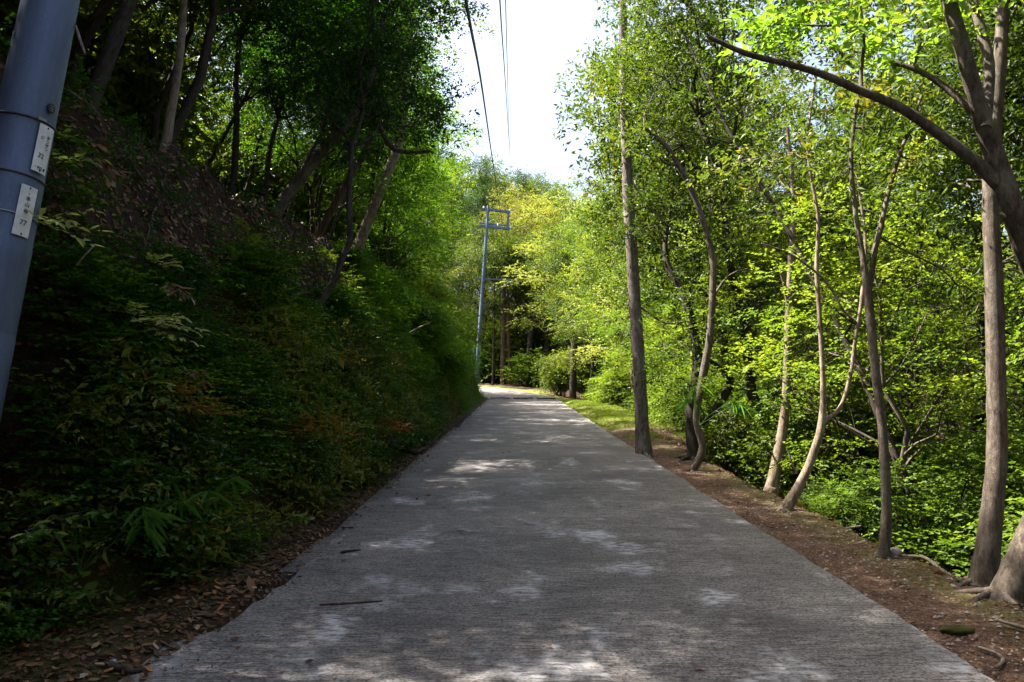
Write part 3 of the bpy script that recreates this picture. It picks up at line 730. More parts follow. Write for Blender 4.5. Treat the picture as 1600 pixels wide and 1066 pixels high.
hero('dark_tree', 'thick dark stump-like tree behind the crooked tree, one limb curling back up',
     [(1088, 760, 15.0, 30.0), (1086, 700, 15, 27.0), (1082, 640, 15, 22.5), (1090, 560, 15, 16.5), (1072, 470, 15, 12.8), (1040, 400, 15.2, 9.0), (1050, 300, 15.4, 6.8)],
     [[(1095, 660, 15, 15.0), (1122, 635, 15, 14.2), (1140, 600, 15, 12.8), (1136, 582, 15, 9.8), (1118, 570, 15, 6.8), (1100, 555, 15, 3.8)]],
     M['bark_dark'], [(1040, 350, 15.5, 90, 60), (1110, 440, 15.5, 80, 50), (1120, 520, 14.4, 60, 35), (1055, 590, 14.6, 45, 35), (1060, 470, 14.2, 55, 35), (1140, 650, 14.2, 40, 25)], 'broad', M['evergreen'], 26)
hero('forked_tree', 'pale slender tree leaning right from the verge and forking into two thin stems',
     [(1228, 796, 9.7, 18), (1256, 745, 9.7, 14), (1274, 700, 9.7, 13), (1284, 660, 9.7, 12), (1286, 600, 9.7, 8.5), (1281, 500, 9.7, 7.5), (1276, 420, 9.7, 7), (1278, 340, 9.7, 6), (1262, 230, 9.7, 5), (1275, 120, 9.7, 4)],
     [[(1284, 662, 9.7, 8), (1312, 638, 9.7, 7), (1328, 590, 9.7, 7), (1338, 520, 9.7, 6), (1346, 470, 9.7, 6), (1352, 380, 9.8, 5), (1340, 280, 9.9, 4)],
      [(1345, 510, 9.7, 5), (1318, 485, 9.7, 4), (1290, 440, 9.7, 4), (1240, 400, 9.6, 3), (1190, 380, 9.5, 2)]],
     M['bark_pale'], [(1270, 150, 9.9, 120, 55), (1330, 260, 10.1, 100, 50), (1210, 250, 10, 90, 50)], 'broad', M['evergreen'], 26)
hero('grey_tree', 'smooth grey-brown tree standing straight on the verge lip, forking at mid height',
     [(1381, 866, 7.25, 18), (1385, 800, 7.25, 15), (1383, 740, 7.25, 15), (1378, 660, 7.25, 14), (1368, 580, 7.25, 14), (1360, 500, 7.25, 14), (1356, 460, 7.25, 13), (1348, 400, 7.25, 9), (1338, 340, 7.25, 8), (1330, 240, 7.25, 7), (1345, 120, 7.25, 6)],
     [[(1357, 470, 7.25, 9), (1366, 400, 7.25, 9), (1378, 350, 7.25, 8), (1388, 300, 7.25, 8), (1410, 230, 7.3, 6), (1440, 150, 7.4, 5)],
      [(1376, 372, 7.25, 4), (1420, 395, 7.2, 3), (1470, 420, 7.2, 3), (1500, 450, 7.2, 2)]],
     M['bark_brown'], [(1360, 200, 7.4, 150, 60), (1430, 260, 7.5, 130, 60), (1290, 60, 7.3, 140, 60)], 'broad', M['evergreen'], 28, .9)
hero('stout_tree', 'stout smooth-barked tree near the right edge with sun flecks on its trunk',
     [(1535, 925, 6.3, 44), (1543, 860, 6.3, 36), (1552, 780, 6.3, 31), (1558, 700, 6.3, 29), (1556, 560, 6.3, 28), (1552, 420, 6.3, 27), (1548, 280, 6.3, 25), (1560, 120, 6.3, 22), (1575, -80, 6.3, 18)],
     [], M['bark_brown'], [(1560, 60, 6.6, 170, 70), (1480, 300, 7, 130, 60), (1590, 420, 6.8, 110, 70)], 'broad', M['evergreen'], 28, .9, .35)
hero('arching_tree', 'bowed tree at the right edge reaching a long bare limb over the verge',
     [(1568, 945, 5.9, 50), (1604, 860, 5.9, 46), (1640, 760, 5.9, 42), (1662, 600, 5.9, 40), (1640, 480, 5.8, 38), (1602, 385, 5.7, 36), (1578, 315, 5.6, 36), (1556, 250, 5.6, 34), (1530, 170, 5.5, 28), (1505, 80, 5.4, 26), (1478, -20, 5.4, 24), (1450, -160, 5.4, 20)],
     [[(1572, 300, 5.6, 24), (1520, 250, 5.6, 21), (1455, 200, 5.6, 18), (1400, 165, 5.6, 16), (1340, 140, 5.6, 15), (1290, 118, 5.6, 13), (1240, 102, 5.6, 12), (1170, 85, 5.6, 10), (1108, 58, 5.6, 8)],
      [(1540, 195, 5.5, 15), (1500, 155, 5.6, 13), (1450, 118, 5.7, 10), (1400, 98, 5.8, 9), (1378, 92, 5.9, 6)],
      [(1345, 140, 5.6, 8), (1346, 110, 5.6, 7), (1350, 60, 5.5, 5), (1345, 10, 5.5, 4)],
      [(1540, 200, 5.5, 20), (1545, 100, 5.6, 18), (1520, 0, 5.7, 16), (1500, -100, 5.8, 12)],
      [(1360, 30, 5.5, 6), (1300, 40, 5.6, 4), (1200, 38, 5.7, 3)]],
     M['bark_brown'], [(1350, 40, 5.5, 90, 45), (1250, 20, 5.6, 90, 35), (1440, 60, 5.6, 90, 40), (1180, 60, 5.8, 60, 30), (1480, -60, 5.5, 160, 60), (1330, -120, 5.5, 160, 60)], 'bigleaf', M['bright'], 34, .66, .55)
hero('lichened_tree', 'pale straight tree with a side fork standing behind the forked tree',
     [(1205, 768, 12.6, 20), (1220, 690, 12.6, 17), (1228, 620, 12.6, 13), (1232, 500, 12.6, 12), (1236, 400, 12.6, 10), (1240, 320, 12.6, 8), (1230, 200, 12.6, 6)],
     [[(1232, 480, 12.6, 7), (1222, 430, 12.5, 6), (1205, 400, 12.4, 5), (1190, 380, 12.4, 3)]],
     M['bark_pale'], [(1235, 330, 13, 70, 40), (1180, 300, 13.2, 100, 60), (1240, 180, 13, 110, 50)], 'broad', M['lichen'], 14, .8)
def reY(pts):
    Yd = hit(pts[0][0], pts[0][1])[1]; return [(a, b, Yd, d) for a, b, c, d in pts]
# left bank named trunks
hero('leaning_tree', 'mottled trunk leaning steeply right from the top of the left bank',
     [(425, 345, 13.0, 22), (445, 310, 13.0, 20), (478, 268, 13.0, 19), (515, 222, 13.0, 17), (550, 182, 13.0, 15), (580, 120, 13.1, 12), (600, 20, 13.2, 9)],
     [[(590, 190, 13.4, 6), (602, 215, 13.4, 9), (618, 234, 13.4, 9), (645, 238, 13.4, 8), (672, 236, 13.4, 5)]],
     M['bark_brown'], [(560, 130, 13.3, 120, 45), (600, 60, 13.3, 120, 45), (500, 90, 13.5, 110, 45)], 'maple', M['deep'], 24, 1, .7)
hero('thin_leaning_tree', 'thin reddish trunk leaning right just uphill of the mottled one',
     [(492, 375, 16, 15), (520, 325, 16, 13), (548, 275, 16, 11), (575, 225, 16, 9), (590, 160, 16.1, 7)], [], M['bark_red'],
     [(610, 180, 16.3, 90, 45)], 'maple', M['maple'], 20, 1, .4)
hero('slim_pale_tree', 'slim pale upright trunk on the crest of the left bank above the litter',
     [(257, 236, 9.2, 17), (268, 170, 9.2, 15), (278, 110, 9.2, 14), (284, 50, 9.2, 13), (290, -60, 9.2, 11)], [], M['bark_pale'],
     [(290, -60, 9.4, 200, 60)], 'maple', M['deep'], 20)
hero('grey_topped_tree', 'bare grey trunk showing high among the bright leaves of the left trees',
     [(560, 385, 20, 17), (585, 320, 20, 17), (612, 255, 20, 16), (628, 200, 20, 16), (632, 130, 20, 15), (640, 60, 20, 13), (642, 0, 20, 12), (650, -100, 20, 9)],
     [[(640, 80, 20, 6), (628, 45, 20, 5), (632, 0, 20, 4)]], M['bark_pale'],
     [(690, 40, 20, 60, 35), (600, 30, 20, 90, 40), (660, 130, 20, 60, 30), (665, -90, 20, 90, 40)], 'maple', M['fresh'], 24, 1, .6)
# red cedar trunks by the distant pole
for (px, w, lab, bk, ln_) in [(786, 9, 'dark red cedar trunk just right of the distant pole', 'bark_red', 1), (796, 6, 'slimmer red cedar trunk, right one of the pair past the distant pole', 'bark_red', -2), (822, 10, 'stout leaning trunk at the roadside past the bend', 'bark_dark', 14), (858, 6, 'thin trunk at the outer edge of the bend', 'bark_dark', -8), (770, 4, 'thin dark trunk between the distant pole and the cedars', 'bark_dark', 3), (895, 11, 'dark trunk at the right end of the bend beside the grass', 'bark_dark', 5)]:
    Yc = 67 if px < 880 else 50
    hero('roadside_tree', lab, [(px, 612 if px < 880 else 625, Yc, w), (px + ln_ * .4, 540, Yc, w * .9), (px + ln_, 470, Yc, w * .75), (px + ln_ * .7, 400, Yc, w * .5)], [], M[bk],
         [(px + ln_, 400, Yc, 34, 20), (px + ln_ * .7 + 8, 440, Yc, 26, 12), (px + ln_ - 12, 470, Yc, 20, 8)], 'broad', M['evergreen'], 7, 1.7)

# ------------------------------------------------------------------ ground cover on the left bank and along the verge
def on_bank(n, y0, y1, t0, t1):
    y = y0 + (y1 - y0) * rng.random(n) ** 1.3; t = t0 + (t1 - t0) * rng.random(n)
    x = cx(y) - t
    return x, y, ground_z(x, y), t
def cover(name, n, y0, y1, t0, t1, mat, st, scale, label, thr, seed, lift=.08, tint=.5, right=False, fine=False):
    x, y, z, t = on_bank(n, y0, y1, t0, t1)
    keep = fbm(x * .9 + seed, y * .6 + z * .5, 3) + .25 * (rng.random(n) - .5) > thr
    keep &= ~((y < 4.7) & (x > -3.0) & (z > .8 + road_z(y)))
    keep &= t > 2.40 + .36 * sstep(9, 5, y) + .5 * sstep(5.8, 4.6, y)
    x, y, z, t = x[keep], y[keep], z[keep], t[keep]
    C = np.stack([x + lift * .8 * rng.random(len(x)), y, z + lift * rng.random(len(x))], -1)
    out = np.tile([1., -.1, .15], (len(x), 1))
    q = MB(); clumps(q, C, out, st, np.clip(tint + .18 * rng.normal(size=len(x)), .02, .98), scale, fine)
    return link(name, q.mesh(name, mat, False), label=label, cat='plants', kind='stuff')
cover('bank_ground_cover', 5200, 2.6, 22, 2.45, 3.45, M['deep'], 'maple', .68, 'small green leaves covering the shaded left bank', -.22, 3, .22, .8)
cover('bank_broad_leaves', 1500, 2.8, 22, 2.5, 3.2, M['evergreen'], 'broad', .75, 'broader leathery leaves among the cover of the left bank', .02, 31, .30, .6)
cover('bank_fresh_leaves', 1300, 3.0, 32, 2.6, 3.7, M['maple'], 'maple', .66, 'scattered brighter fresh sprigs on the left bank', .12, 9, .32, .35)
cover('bank_tuft_leaves', 420, 3.0, 30, 2.5, 3.4, M['golden'], 'conifer', .55, 'yellowish feathery tufts on the left bank', .2, 14, .25, .25)
cover('bank_ivy', 3200, 17, 47, 2.9, 4.3, M['lit_green'], 'maple', .9, 'leafy cover on the far part of the left bank', -.35, 21, .22, .6)
cover('bank_sparse_upper', 260, 3.4, 26, 3.3, 4.3, M['deep'], 'broad', .6, 'sparse dim plants on the bare upper part of the left bank', .05, 44, .2, .7)
cover('bank_far_foot', 900, 30, 50, 2.35, 3.3, M['mid'], 'maple', .55, 'small leaves at the foot of the far end of the left bank', -.6, 61, .06, .5)
cover('bank_near', 900, 2.6, 6.5, 2.9, 4.4, M['deep'], 'maple', .6, 'dark leaves on the bank behind the foot of the near pole', -.1, 54, .2, .6)
cover('bank_weeds', 900, 2.8, 34, 2.3, 2.9, M['fresh'], 'maple', .45, 'low weeds along the foot of the left bank', .05, 5, .06, .3)
# leaf litter
def litter(name, x, y, size, tint, label, lift=.01, flat=.35, up=None):
    n = len(x); z = ground_z(x, y) + lift * rng.random(n)
    # follow the slab where a leaf lies on it
    onr = np.abs(road_u(x, y)) < HW - .03
    z = np.where(onr, road_z(y) + .026 + .012 * fbm(x * .8, y * .5) + .004, z)
    e = .03
    gxn = (ground_z(x + e, y) - ground_z(x - e, y)) / (2 * e); gyn = (ground_z(x, y + e) - ground_z(x, y - e)) / (2 * e)
    gxn = np.where(onr, 0, np.clip(gxn, -3, 3)); gyn = np.where(onr, .158, gyn)
    N = unit(np.stack([-gxn, -gyn, np.ones(n)], -1))
    a = rng.random(n) * 6.28; D = np.stack([np.cos(a), np.sin(a), 0 * a], -1); D = unit(D - N * (D * N).sum(1, keepdims=True))
    q = MB(); s = size * np.exp(rng.normal(size=n) * .3)
    leaf_geo(q, np.stack([x, y, z], -1) + N * .006, D + rng.normal(size=(n, 3)) * flat * .4, N + rng.normal(size=(n, 3)) * flat, s, s * .5, np.clip(tint + .25 * rng.normal(size=n), .01, .99), True, -.1)
    return link(name, q.mesh(name, M['dead'], False), label=label, cat='leaf litter', kind='stuff')
n = 24000; y = 3 + 30 * rng.random(n) ** 1.5; u = -3.6 - 2.3 * rng.random(n) ** 1.3
litter('crest_litter', cx(y) + u + .05, y, .06, .6, 'dry brown leaves strewn along the crest of the left bank')
n = 7000; y = 2.6 + 26 * rng.random(n) ** 1.6; u = -2.0 - 2.1 * rng.random(n) ** 1.4
litter('bank_litter', cx(y) + u, y, .05, .35, 'dead leaves caught on the face of the left bank')
n = 11000; y = 2.4 + 22 * rng.random(n) ** 1.8; u = -2.25 + .2 * rng.normal(size=n) - 1.1 * rng.random(n) ** 1.5 * sstep(6.2, 4.6, y)
litter('gutter_litter', cx(y) + u, y, .033, .30, 'drift of fallen leaves along the foot of the left bank')
n = 16000; y = 2.6 + 30 * rng.random(n) ** 1.7; v = .04 + 1.6 * rng.random(n)
litter('verge_litter', cx(y) + HW + v, y, .022, .45, 'fine red-brown needle litter and bark crumbs on the right verge')
n = 9000; y = 3 + 40 * rng.random(n) ** 1.4; v = .9 + 4 * rng.random(n)
litter('slope_litter', cx(y) + HW + v, y, .06, .4, 'dead leaves on the slope below the right verge')
n = 260; y = 3 + 26 * rng.random(n) ** 1.5; u = -HW + .2 + 3.8 * rng.random(n) ** 2.2
litter('road_litter', cx(y) + u, y, .035, .35, 'small dead leaves scattered on the concrete')
# moss cushions and pebbles on the verge: fine gravel
n = 2400; y = 2.6 + 22 * rng.random(n) ** 1.7; v = .03 + .95 * rng.random(n); x = cx(y) + HW + v
s = .006 + .014 * rng.random(n) ** 2.5; z = ground_z(x, y)
oc = np.array([[1, 0, 0], [-1, 0, 0], [0, 1, 0], [0, -1, 0], [0, 0, .7], [0, 0, -.7]], float)
of = np.array([[0, 2, 4], [2, 1, 4], [1, 3, 4], [3, 0, 4], [2, 0, 5], [1, 2, 5], [3, 1, 5], [0, 3, 5]])
V = np.stack([x, y, z + s * .3], -1)[:, None] + oc[None] * (s[:, None, None] * (1 + .4 * rng.normal(size=(n, 6, 1)) * .5))
F = (np.arange(n)[:, None, None] * 6 + of[None]).reshape(-1, 3)
q = MB(); q.add(V.reshape(-1, 3), F); link('verge_gravel', q.mesh('verge_gravel', M['stone'], False), label='fine gravel crumbs on the right verge', cat='gravel', kind='stuff')
# grass and moss tufts of the mossy verge further up
n = 26000; y = 19 + 29 * rng.random(n); v = .02 + 2.1 * rng.random(n); x = cx(y) + HW + v
kp = fbm(x * .8, y * .5, 3) > -.25; x, y, v = x[kp], y[kp], v[kp]; n = len(x)
P = np.stack([x, y, ground_z(x, y)], -1); q = MB()
leaf_geo(q, P, np.stack([rng.normal(size=n) * .5, rng.normal(size=n) * .5, np.ones(n)], -1), rng.normal(size=(n, 3)), .05 + .04 * rng.random(n), .014, np.clip(.7 + .2 * rng.normal(size=n), 0, 1))
link('verge_grass', q.mesh('verge_grass', M['fresh'], False), label='short mossy grass on the verge between road and pine', cat='grass', kind='stuff')

for k in range(70):
    y = 4 + 22 * rng.random() ** 1.2; t0 = 3.2 + .9 * rng.random(); L_ = .25 + .7 * rng.random()
    tt = np.linspace(0, 1, 7); t_ = t0 - L_ * .55 * tt; yy = y + (rng.normal() * .3) * tt + .04 * rng.normal(size=7)
    xx = cx(yy) - t_; P = np.stack([xx + .03 + .03 * rng.random(), yy, ground_z(xx, yy) + .015 + .05 * np.sin(tt * 3.14)], -1)
    q = MB(); org = P[0].copy(); q.tube(P - org, np.linspace(.004 + .008 * rng.random(), .002, 7), 4)
    link('root', q.mesh('root', M['bark_brown']), None, 'dry root hanging down the bare upper face of the left bank', 'root', 'roots hanging from the left bank', loc=org)
# ------------------------------------------------------------------ single plants on the left bank
def bankpt(px, py): return hit(px, py)
def sprig(name, label, px, py, n_tw, L, st_leaf, mat, spread=1.0, up=.2, m=9, Yd=None, tint=.6, droop=.2, fan=.9):
    """a small plant or branch end with large separate leaves: each twig is a part"""
    b = bankpt(px, py) + np.array([.34, -.12, .10]) if Yd is None else at(px, py, Yd)
    o = empty(name, label, 'plant', b)
    S = MB(); ll, lw = st_leaf
    for i in range(n_tw):
        a = (i / n_tw - .5) * 2.6 * spread + rng.normal() * .15 - .1
        d = np.array([math.cos(a) * .9 + .3, math.sin(a) * .8 - .25, up + rng.normal() * .18])
        d = unit(d); e = d * L * (.7 + .5 * rng.random()) + np.array([0, 0, -.1 * L])
        P = curve((0, 0, 0), e, 5, 0, .02, .06)
        S.tube(P, np.linspace(.005, .002, 5), 4, cap=False)
        q = MB()
        spray(q, P[1][None], (P[4] - P[1])[None], np.array([[0.05, -.35, 1.]]), np.linalg.norm(P[4] - P[1]), m, ll, lw, tint, True, .22, droop, fan)
        link('leaf_spray', q.mesh('leaf_spray', mat, False), o, kind=None)
    link('stems', S.mesh('stems', M['bark_dark']), o)
    return o
sprig('bush', 'bright green twig of pointed leaves just right of the near pole, below the lower plate', 60, 352, 7, .42, (.075, .035), M['lime'], 1, .1, 9, 4.9, .75)  # lime leaf colour stands in for sun that does not reach the twig
sprig('bush', 'small green twig beside the upper number plate of the near pole', 88, 262, 4, .30, (.07, .03), M['fresh'], 1, .15, 7, 4.9, .4)
sprig('maple_sprig', 'feathery green maple sprig above the litter beside the near pole', 88, 222, 5, .22, (.045, .02), M['maple'], 1.2, .2, 11, 5.1, .2)
sprig('bush', 'low bush with a flat yellow-green top, its leaves coloured bright for a sun fleck, on the left bank', 150, 540, 14, .42, (.055, .028), M['lime'], 1.0, .12, 13, None, .85)  # sun fleck put into the leaf colour, the bush itself is in shade
sprig('bush', 'small bush with leaves coloured pale green as if catching light above the flat-topped bush', 180, 450, 6, .26, (.055, .026), M['lime'], 1.1, .55, 8, None, .8)  # paler leaf colour in place of light falling on the bush
sprig('withered_twig', 'withered twig of hanging brown leaves on the left bank', 205, 480, 4, .22, (.10, .03), M['dead'], .8, -.5, 6, None, .75)
sprig('withered_twig', 'withered brown leaves hanging below the flat-topped bush', 240, 605, 3, .16, (.09, .03), M['dead'], .8, -.6, 5, None, .6)
sprig('bush', 'ferny yellowish bush low in the middle of the left bank', 480, 560, 8, .40, (.05, .025), M['golden'], 1.1, .3, 12, None, .3)
sprig('bush', 'small plant with a few bright leaves above the russet bush', 160, 625, 4, .24, (.06, .03), M['fresh'], .9, .3, 6, None, .7)
sprig('bush', 'young green plant at the foot of the left bank beside the road', 395, 832, 6, .22, (.06, .03), M['maple'], 1.2, .4, 7, None, .5)
sprig('bush', 'pale-leaved sprig in the dark lower part of the left bank', 40, 830, 4, .26, (.05, .022), M['fresh'], 1.0, .2, 6, 4.2, .6)
for (px, py, s, lab) in [(205, 690, .30, 'russet-leaved bush low on the left bank near the bamboo grass'), (430, 715, .34, 'bush with a russet top beside the road in the middle of the left bank'), (560, 700, .3, 'small russet and green bush near the narrowing of the road'), (485, 590, .22, 'little russet-tipped bush halfway up the left bank')]:
    b = bankpt(px, py) + np.array([.22, -.08, 0]); o = empty('russet_bush', lab, 'bush', b)
    S = MB(); Lf = MB(); Lr = MB()
    n = 34; q_ = unit(rng.normal(size=(n, 3))); C = q_ * [s, s, s * .8] * (rng.random((n, 1)) ** .4) + [s * .4, 0, s * .4]
    for c in C[::2]: S.tube(curve((-.25, .05, -.15), c, 4, 0, .05), [.006, .004, .003, .002], 3, cap=False)
    top = C[:, 2] > s * .45
    clumps(Lf, C[~top], q_[~top], 'maple', .5, .5); clumps(Lr, C[top], q_[top], 'maple', .5, .5)
    link('stems', S.mesh('stems', M['bark_dark']), o); link('green_leaves', Lf.mesh('green_leaves', M['deep'], False), o); link('russet_leaves', Lr.mesh('russet_leaves', M['russet'], False), o)
# bamboo grass with long single leaves
def bamboo_grass(px, py, n, L, label, Yd=None):
    b = bankpt(px, py) + np.array([.25, -.1, .12]) if Yd is None else at(px, py, Yd)
    o = empty('bamboo_grass', label, 'plant', b)
    S = MB()
    for i in range(n):
        a = rng.random() * 6.28; e = np.array([.25 * math.cos(a) + .12, .25 * math.sin(a) - .1, .16 + .22 * rng.random()]) * L / .3
        P = curve((0, 0, -.05), e, 4, 0, .03, .05); S.tube(P, np.linspace(.004, .002, 4), 4, cap=False)
        for j in range(5):
            aa = (j - 2) * .7 + a + rng.normal() * .35
            d = np.array([[math.cos(aa), math.sin(aa), -.35 + .3 * rng.normal()]])
            q = MB(); leaf_geo(q, P[-1][None] + 0, d, np.array([[0, -.3, 1.]]), L * (.55 + .3 * rng.random()), .024 * L / .3, [.3 + .6 * rng.random()], True, .35)
            link('leaf', q.mesh('leaf', M['bamboo'], False), o)
    link('stems', S.mesh('stems', M['bamboo']), o)
bamboo_grass(245, 850, 6, .30, 'bamboo grass with long narrow leaves at the foot of the left bank')
bamboo_grass(70, 915, 6, .30, 'dim bamboo grass clump nearest the lower left corner')
bamboo_grass(370, 790, 3, .20, 'small bamboo grass tuft on the bank beside the road')
bamboo_grass(560, 640, 3, .26, 'bamboo grass tuft hanging on the steep middle of the left bank')
bamboo_grass(1092, 660, 5, .5, 'arching grassy plant at the foot of the crooked tree', 12.9)
# individual large fallen leaves near the lower left corner
q = MB(); leaf_geo(q, np.array([[0, 0, .004]]), np.array([[1., 0, .05]]), np.array([[0, .1, 1.]]), .10, .055, [.72], True, -.12)
lm = q.mesh('fallen_leaf', M['dead'], False)
q = MB(); leaf_geo(q, np.array([[0, 0, .004]]), np.array([[1., 0, .15]]), np.array([[.2, -.2, 1.]]), .085, .05, [.5], True, .18)
lm2 = q.mesh('curled_fallen_leaf', M['dead'], False)
q = MB(); leaf_geo(q, np.array([[0, 0, .004]]), np.array([[1., 0, .1]]), np.array([[-.2, .1, 1.]]), .085, .055, [.78], True, -.2)
lm3 = q.mesh('orange_fallen_leaf', M['orange'], False)
for k in range(150):
    if k < 105: px, py = 250 + 150 * rng.random(), 905 + 85 * rng.random(); py = max(py, 905); px = px + (940 - py) * .5
    else: px, py = 20 + 300 * rng.random(), 960 + 100 * rng.random()
    h_ = hit(px, py)
    if abs(float(road_u(h_[0], h_[1]))) < HW: h_[2] = float(road_z(h_[1])) + .035
    o = link('fallen_leaf', (lm, lm2, lm3)[k % 3], None, 'dry orange-brown leaf fallen at the foot of the left bank', 'leaf', 'large fallen leaves at the foot of the left bank', loc=h_ + [0, 0, .008 + .02 * rng.random()])
    o.rotation_euler = (R(9) + rng.normal() * .2, rng.normal() * .25, rng.random() * 6.28); s_ = .42 + .4 * rng.random(); o.scale = (s_, s_, s_)

# ------------------------------------------------------------------ sticks, stones, broken wood
def stick(pts, label, Yd=None, r=None, mat=None, name='stick', lift=.02):
    P = []
    for p in pts:
        w = hit(p[0], p[1]) if len(p) == 3 else at(p[0], p[1], p[3])
        u_ = float(road_u(w[0], w[1]))
        if len(p) == 3: w[2] = (float(road_z(w[1])) + .03 if abs(u_) < HW else w[2]) + lift
        P.append([*w, p[2] * w[1] / FPX / 2])
    V = smooth_path(np.array(P), 4); q = MB(); org = V[0, :3].copy()
    q.tube(V[:, :3] - org, np.maximum(V[:, 3], .002), 6, rough=.08)
    return link(name, q.mesh(name, mat or M['wood']), None, label, 'stick', loc=org)
stick([(498, 969, 3), (540, 967, 4), (597, 963, 2)], 'thin brown stick lying flat on the concrete in the left foreground', lift=0, mat=M['bark_red'])
stick([(532, 882, 4), (548, 879, 4), (563, 877, 2)], 'short dark stick on the left side of the road', lift=0, mat=M['bark_dark'])
stick([(533, 840, 2), (552, 840, 2.5)], 'tiny dark twig on the road near the bank', lift=0, mat=M['bark_dark'])
stick([(246, 1048, 6), (262, 1043, 5), (282, 1039, 3)], 'pale broken stick on the concrete corner at lower left', lift=.01)
stick([(170, 1050, 12), (205, 1055, 10), (232, 1052, 6)], 'dark branch piece half buried in leaves at lower left', lift=.02, mat=M['bark_dark'])
stick([(630, 706, 8), (648, 712, 8), (664, 712, 5)], 'dark root-like log lying at the foot of the bank by the road edge', lift=.05, mat=M['bark_dark'])
stick([(1530, 1018, 5), (1560, 1030, 5), (1568, 1042, 6), (1556, 1052, 5)], 'forked twig on the verge at lower right', lift=.02)
stick([(1562, 980, 5), (1600, 992, 6), (1640, 1003, 5)], 'pale stick poking in from the right edge on the verge', lift=.03)
stick([(1410, 868, 4, 7.2), (1445, 872, 6, 7.1), (1470, 890, 6, 6.95), (1500, 906, 5, 6.8), (1530, 925, 4, 6.5)], 'fallen crooked branch running from the stone to the big trunks')
stick([(1455, 888, 3, 7.2), (1462, 905, 3, 7.1), (1500, 925, 4, 6.7)], 'thin fallen branch under the crooked one beside the big trunks')
stick([(1275, 845, 4, 8.9), (1300, 830, 4, 8.8), (1345, 822, 3, 8.8)], 'pale broken stick among the leaves below the verge')
stick([(1245, 740, 3, 10.2), (1237, 722, 3, 10.2), (1232, 705, 3, 10.2)], 'short pale broken branch hanging beside the forked tree')
for (a, b, c) in [((640, 520, 2, 13.9), (655, 512, 3, 13.8), (672, 505, 2, 13.7))]:
    stick([a, b, c], 'pale bare twig sticking out of the left bank')
stick([(100, 138, 2, 6.3), (115, 146, 3, 6.2), (128, 156, 2, 6.1)], 'pale curved twig on top of the bank beside the near pole')
stick([(120, 415, 3, 5.3), (132, 400, 3, 5.3), (146, 385, 3, 5.35)], 'bare root poking from the dark soil right of the near pole')
stick([(118, 40, 4, 4.6), (126, 65, 5, 4.6), (133, 84, 4, 4.55)], 'broken twig stub close behind the top of the near pole')
def stone(px, py, wx, wy, hz, label, mat, name='stone'):
    h_ = hit(px, py); 
    k = 18; a = np.linspace(0, np.pi, 11)[:, None]; b = np.linspace(0, 2 * np.pi, k, endpoint=False)[None]
    D = np.stack([np.sin(a) * np.cos(b), np.sin(a) * np.sin(b), np.cos(a) + 0 * b], -1)
    r_ = 1 + .3 * fbm(D[..., 0] * 2 + px, D[..., 1] * 2 + D[..., 2] * 1.7) + .12 * fbm(D[..., 0] * 6 + px, D[..., 1] * 6 + D[..., 2] * 5)
    V = (D * r_[..., None] * [wx, wy, hz]).reshape(-1, 3)
    i = np.arange(10)[:, None] * k; j = np.arange(k)[None]
    F = np.stack([i + j, i + k + j, i + k + (j + 1) % k, i + (j + 1) % k], -1).reshape(-1, 4)
    q = MB(); q.add(V, F); return link(name, q.mesh(name, mat), None, label, 'stone', loc=h_ + [0, 0, hz * .45])
stone(1494, 990, .10, .055, .028, 'flat moss-covered stone set in the verge at lower right', M['mossy'], 'mossy_stone')
stone(1399, 870, .055, .045, .05, 'pinkish rounded stone beside the foot of the grey tree', M['stone'])
stone(176, 1040, .02, .02, .018, 'small white pebble among leaves at the lower left corner', M['wire'])
stone(1025, 758, .04, .04, .03, 'small stone at the right edge of the road below the pine', M['stone'])
for (px, py, sx) in [(1504, 905, .16), (1470, 918, .12)]:
    h_ = at(px, py, 6.6); q = MB()
    P = curve((0, 0, 0), (sx, -.05, -.06), 5, 0, .03); q.tube(P, [.02, .05, .045, .05, .015], 7, rough=.25)
    link('broken_log', q.mesh('broken_log', M['cutwood']), None, 'splintered orange log chunk lying beside the big trunks' if sx > .14 else 'smaller splintered log chunk left of the orange one', 'log', loc=h_)

# ------------------------------------------------------------------ near utility pole
pb = at(-86, 780, 4.55); pt = at(82, -10, 4.55)
ax = unit(pt - pb); gz = float(ground_z(pb[0], pb[1]))
base = pb + ax * ((gz - 1.6 - pb[2]) / ax[2])
Mz = Vector(ax).to_track_quat('Z', 'Y').to_matrix()
pole = empty('utility_pole', 'near blue-grey steel utility pole with two white plates, leaning at the left edge', 'utility pole', base)
rot = Mz.to_euler()
pole.rotation_euler = rot
Hn = 9.5
Minv = np.array(Mz.inverted())
def loc_on(px, py):            # height along the pole for a picture row
    w = at(px, py, 4.4); return float(ax @ (w - base))
def prad(h): return .205 - .0088 * h
q = MB(); hs = []
joints = [loc_on(30, 268), loc_on(20, 372), loc_on(10, 520)]
hcur = 0; hh = list(np.linspace(0, Hn, 24)) + [j + d for j in joints for d in (-.003, .003)]
hh = sorted(hh); rr_ = []
for h_ in hh:
    rr_.append(prad(h_) + sum(-.0025 if h_ > j else 0 for j in joints))
q.tube(np.array([[0, 0, h_] for h_ in hh]), rr_, 48)
link('mast', q.mesh('mast', M['pole']), pole)
def ring(h_, r_, hgt, name, mat):
    q = MB(); a = np.linspace(0, 2 * np.pi, 49)[:-1]
    P = []
    prof = [(r_ - .004, 0), (r_ + .003, 0), (r_ + .003, hgt), (r_ - .004, hgt)]
    V = np.array([[rr * math.cos(t), rr * math.sin(t), h_ + zz] for rr, zz in prof for t in a])
    F = [[k * 48 + j, k * 48 + (j + 1) % 48, ((k + 1) % 4) * 48 + (j + 1) % 48, ((k + 1) % 4) * 48 + j] for k in range(4) for j in range(48)]
    q.add(V, F); return link(name, q.mesh(name, mat), pole)
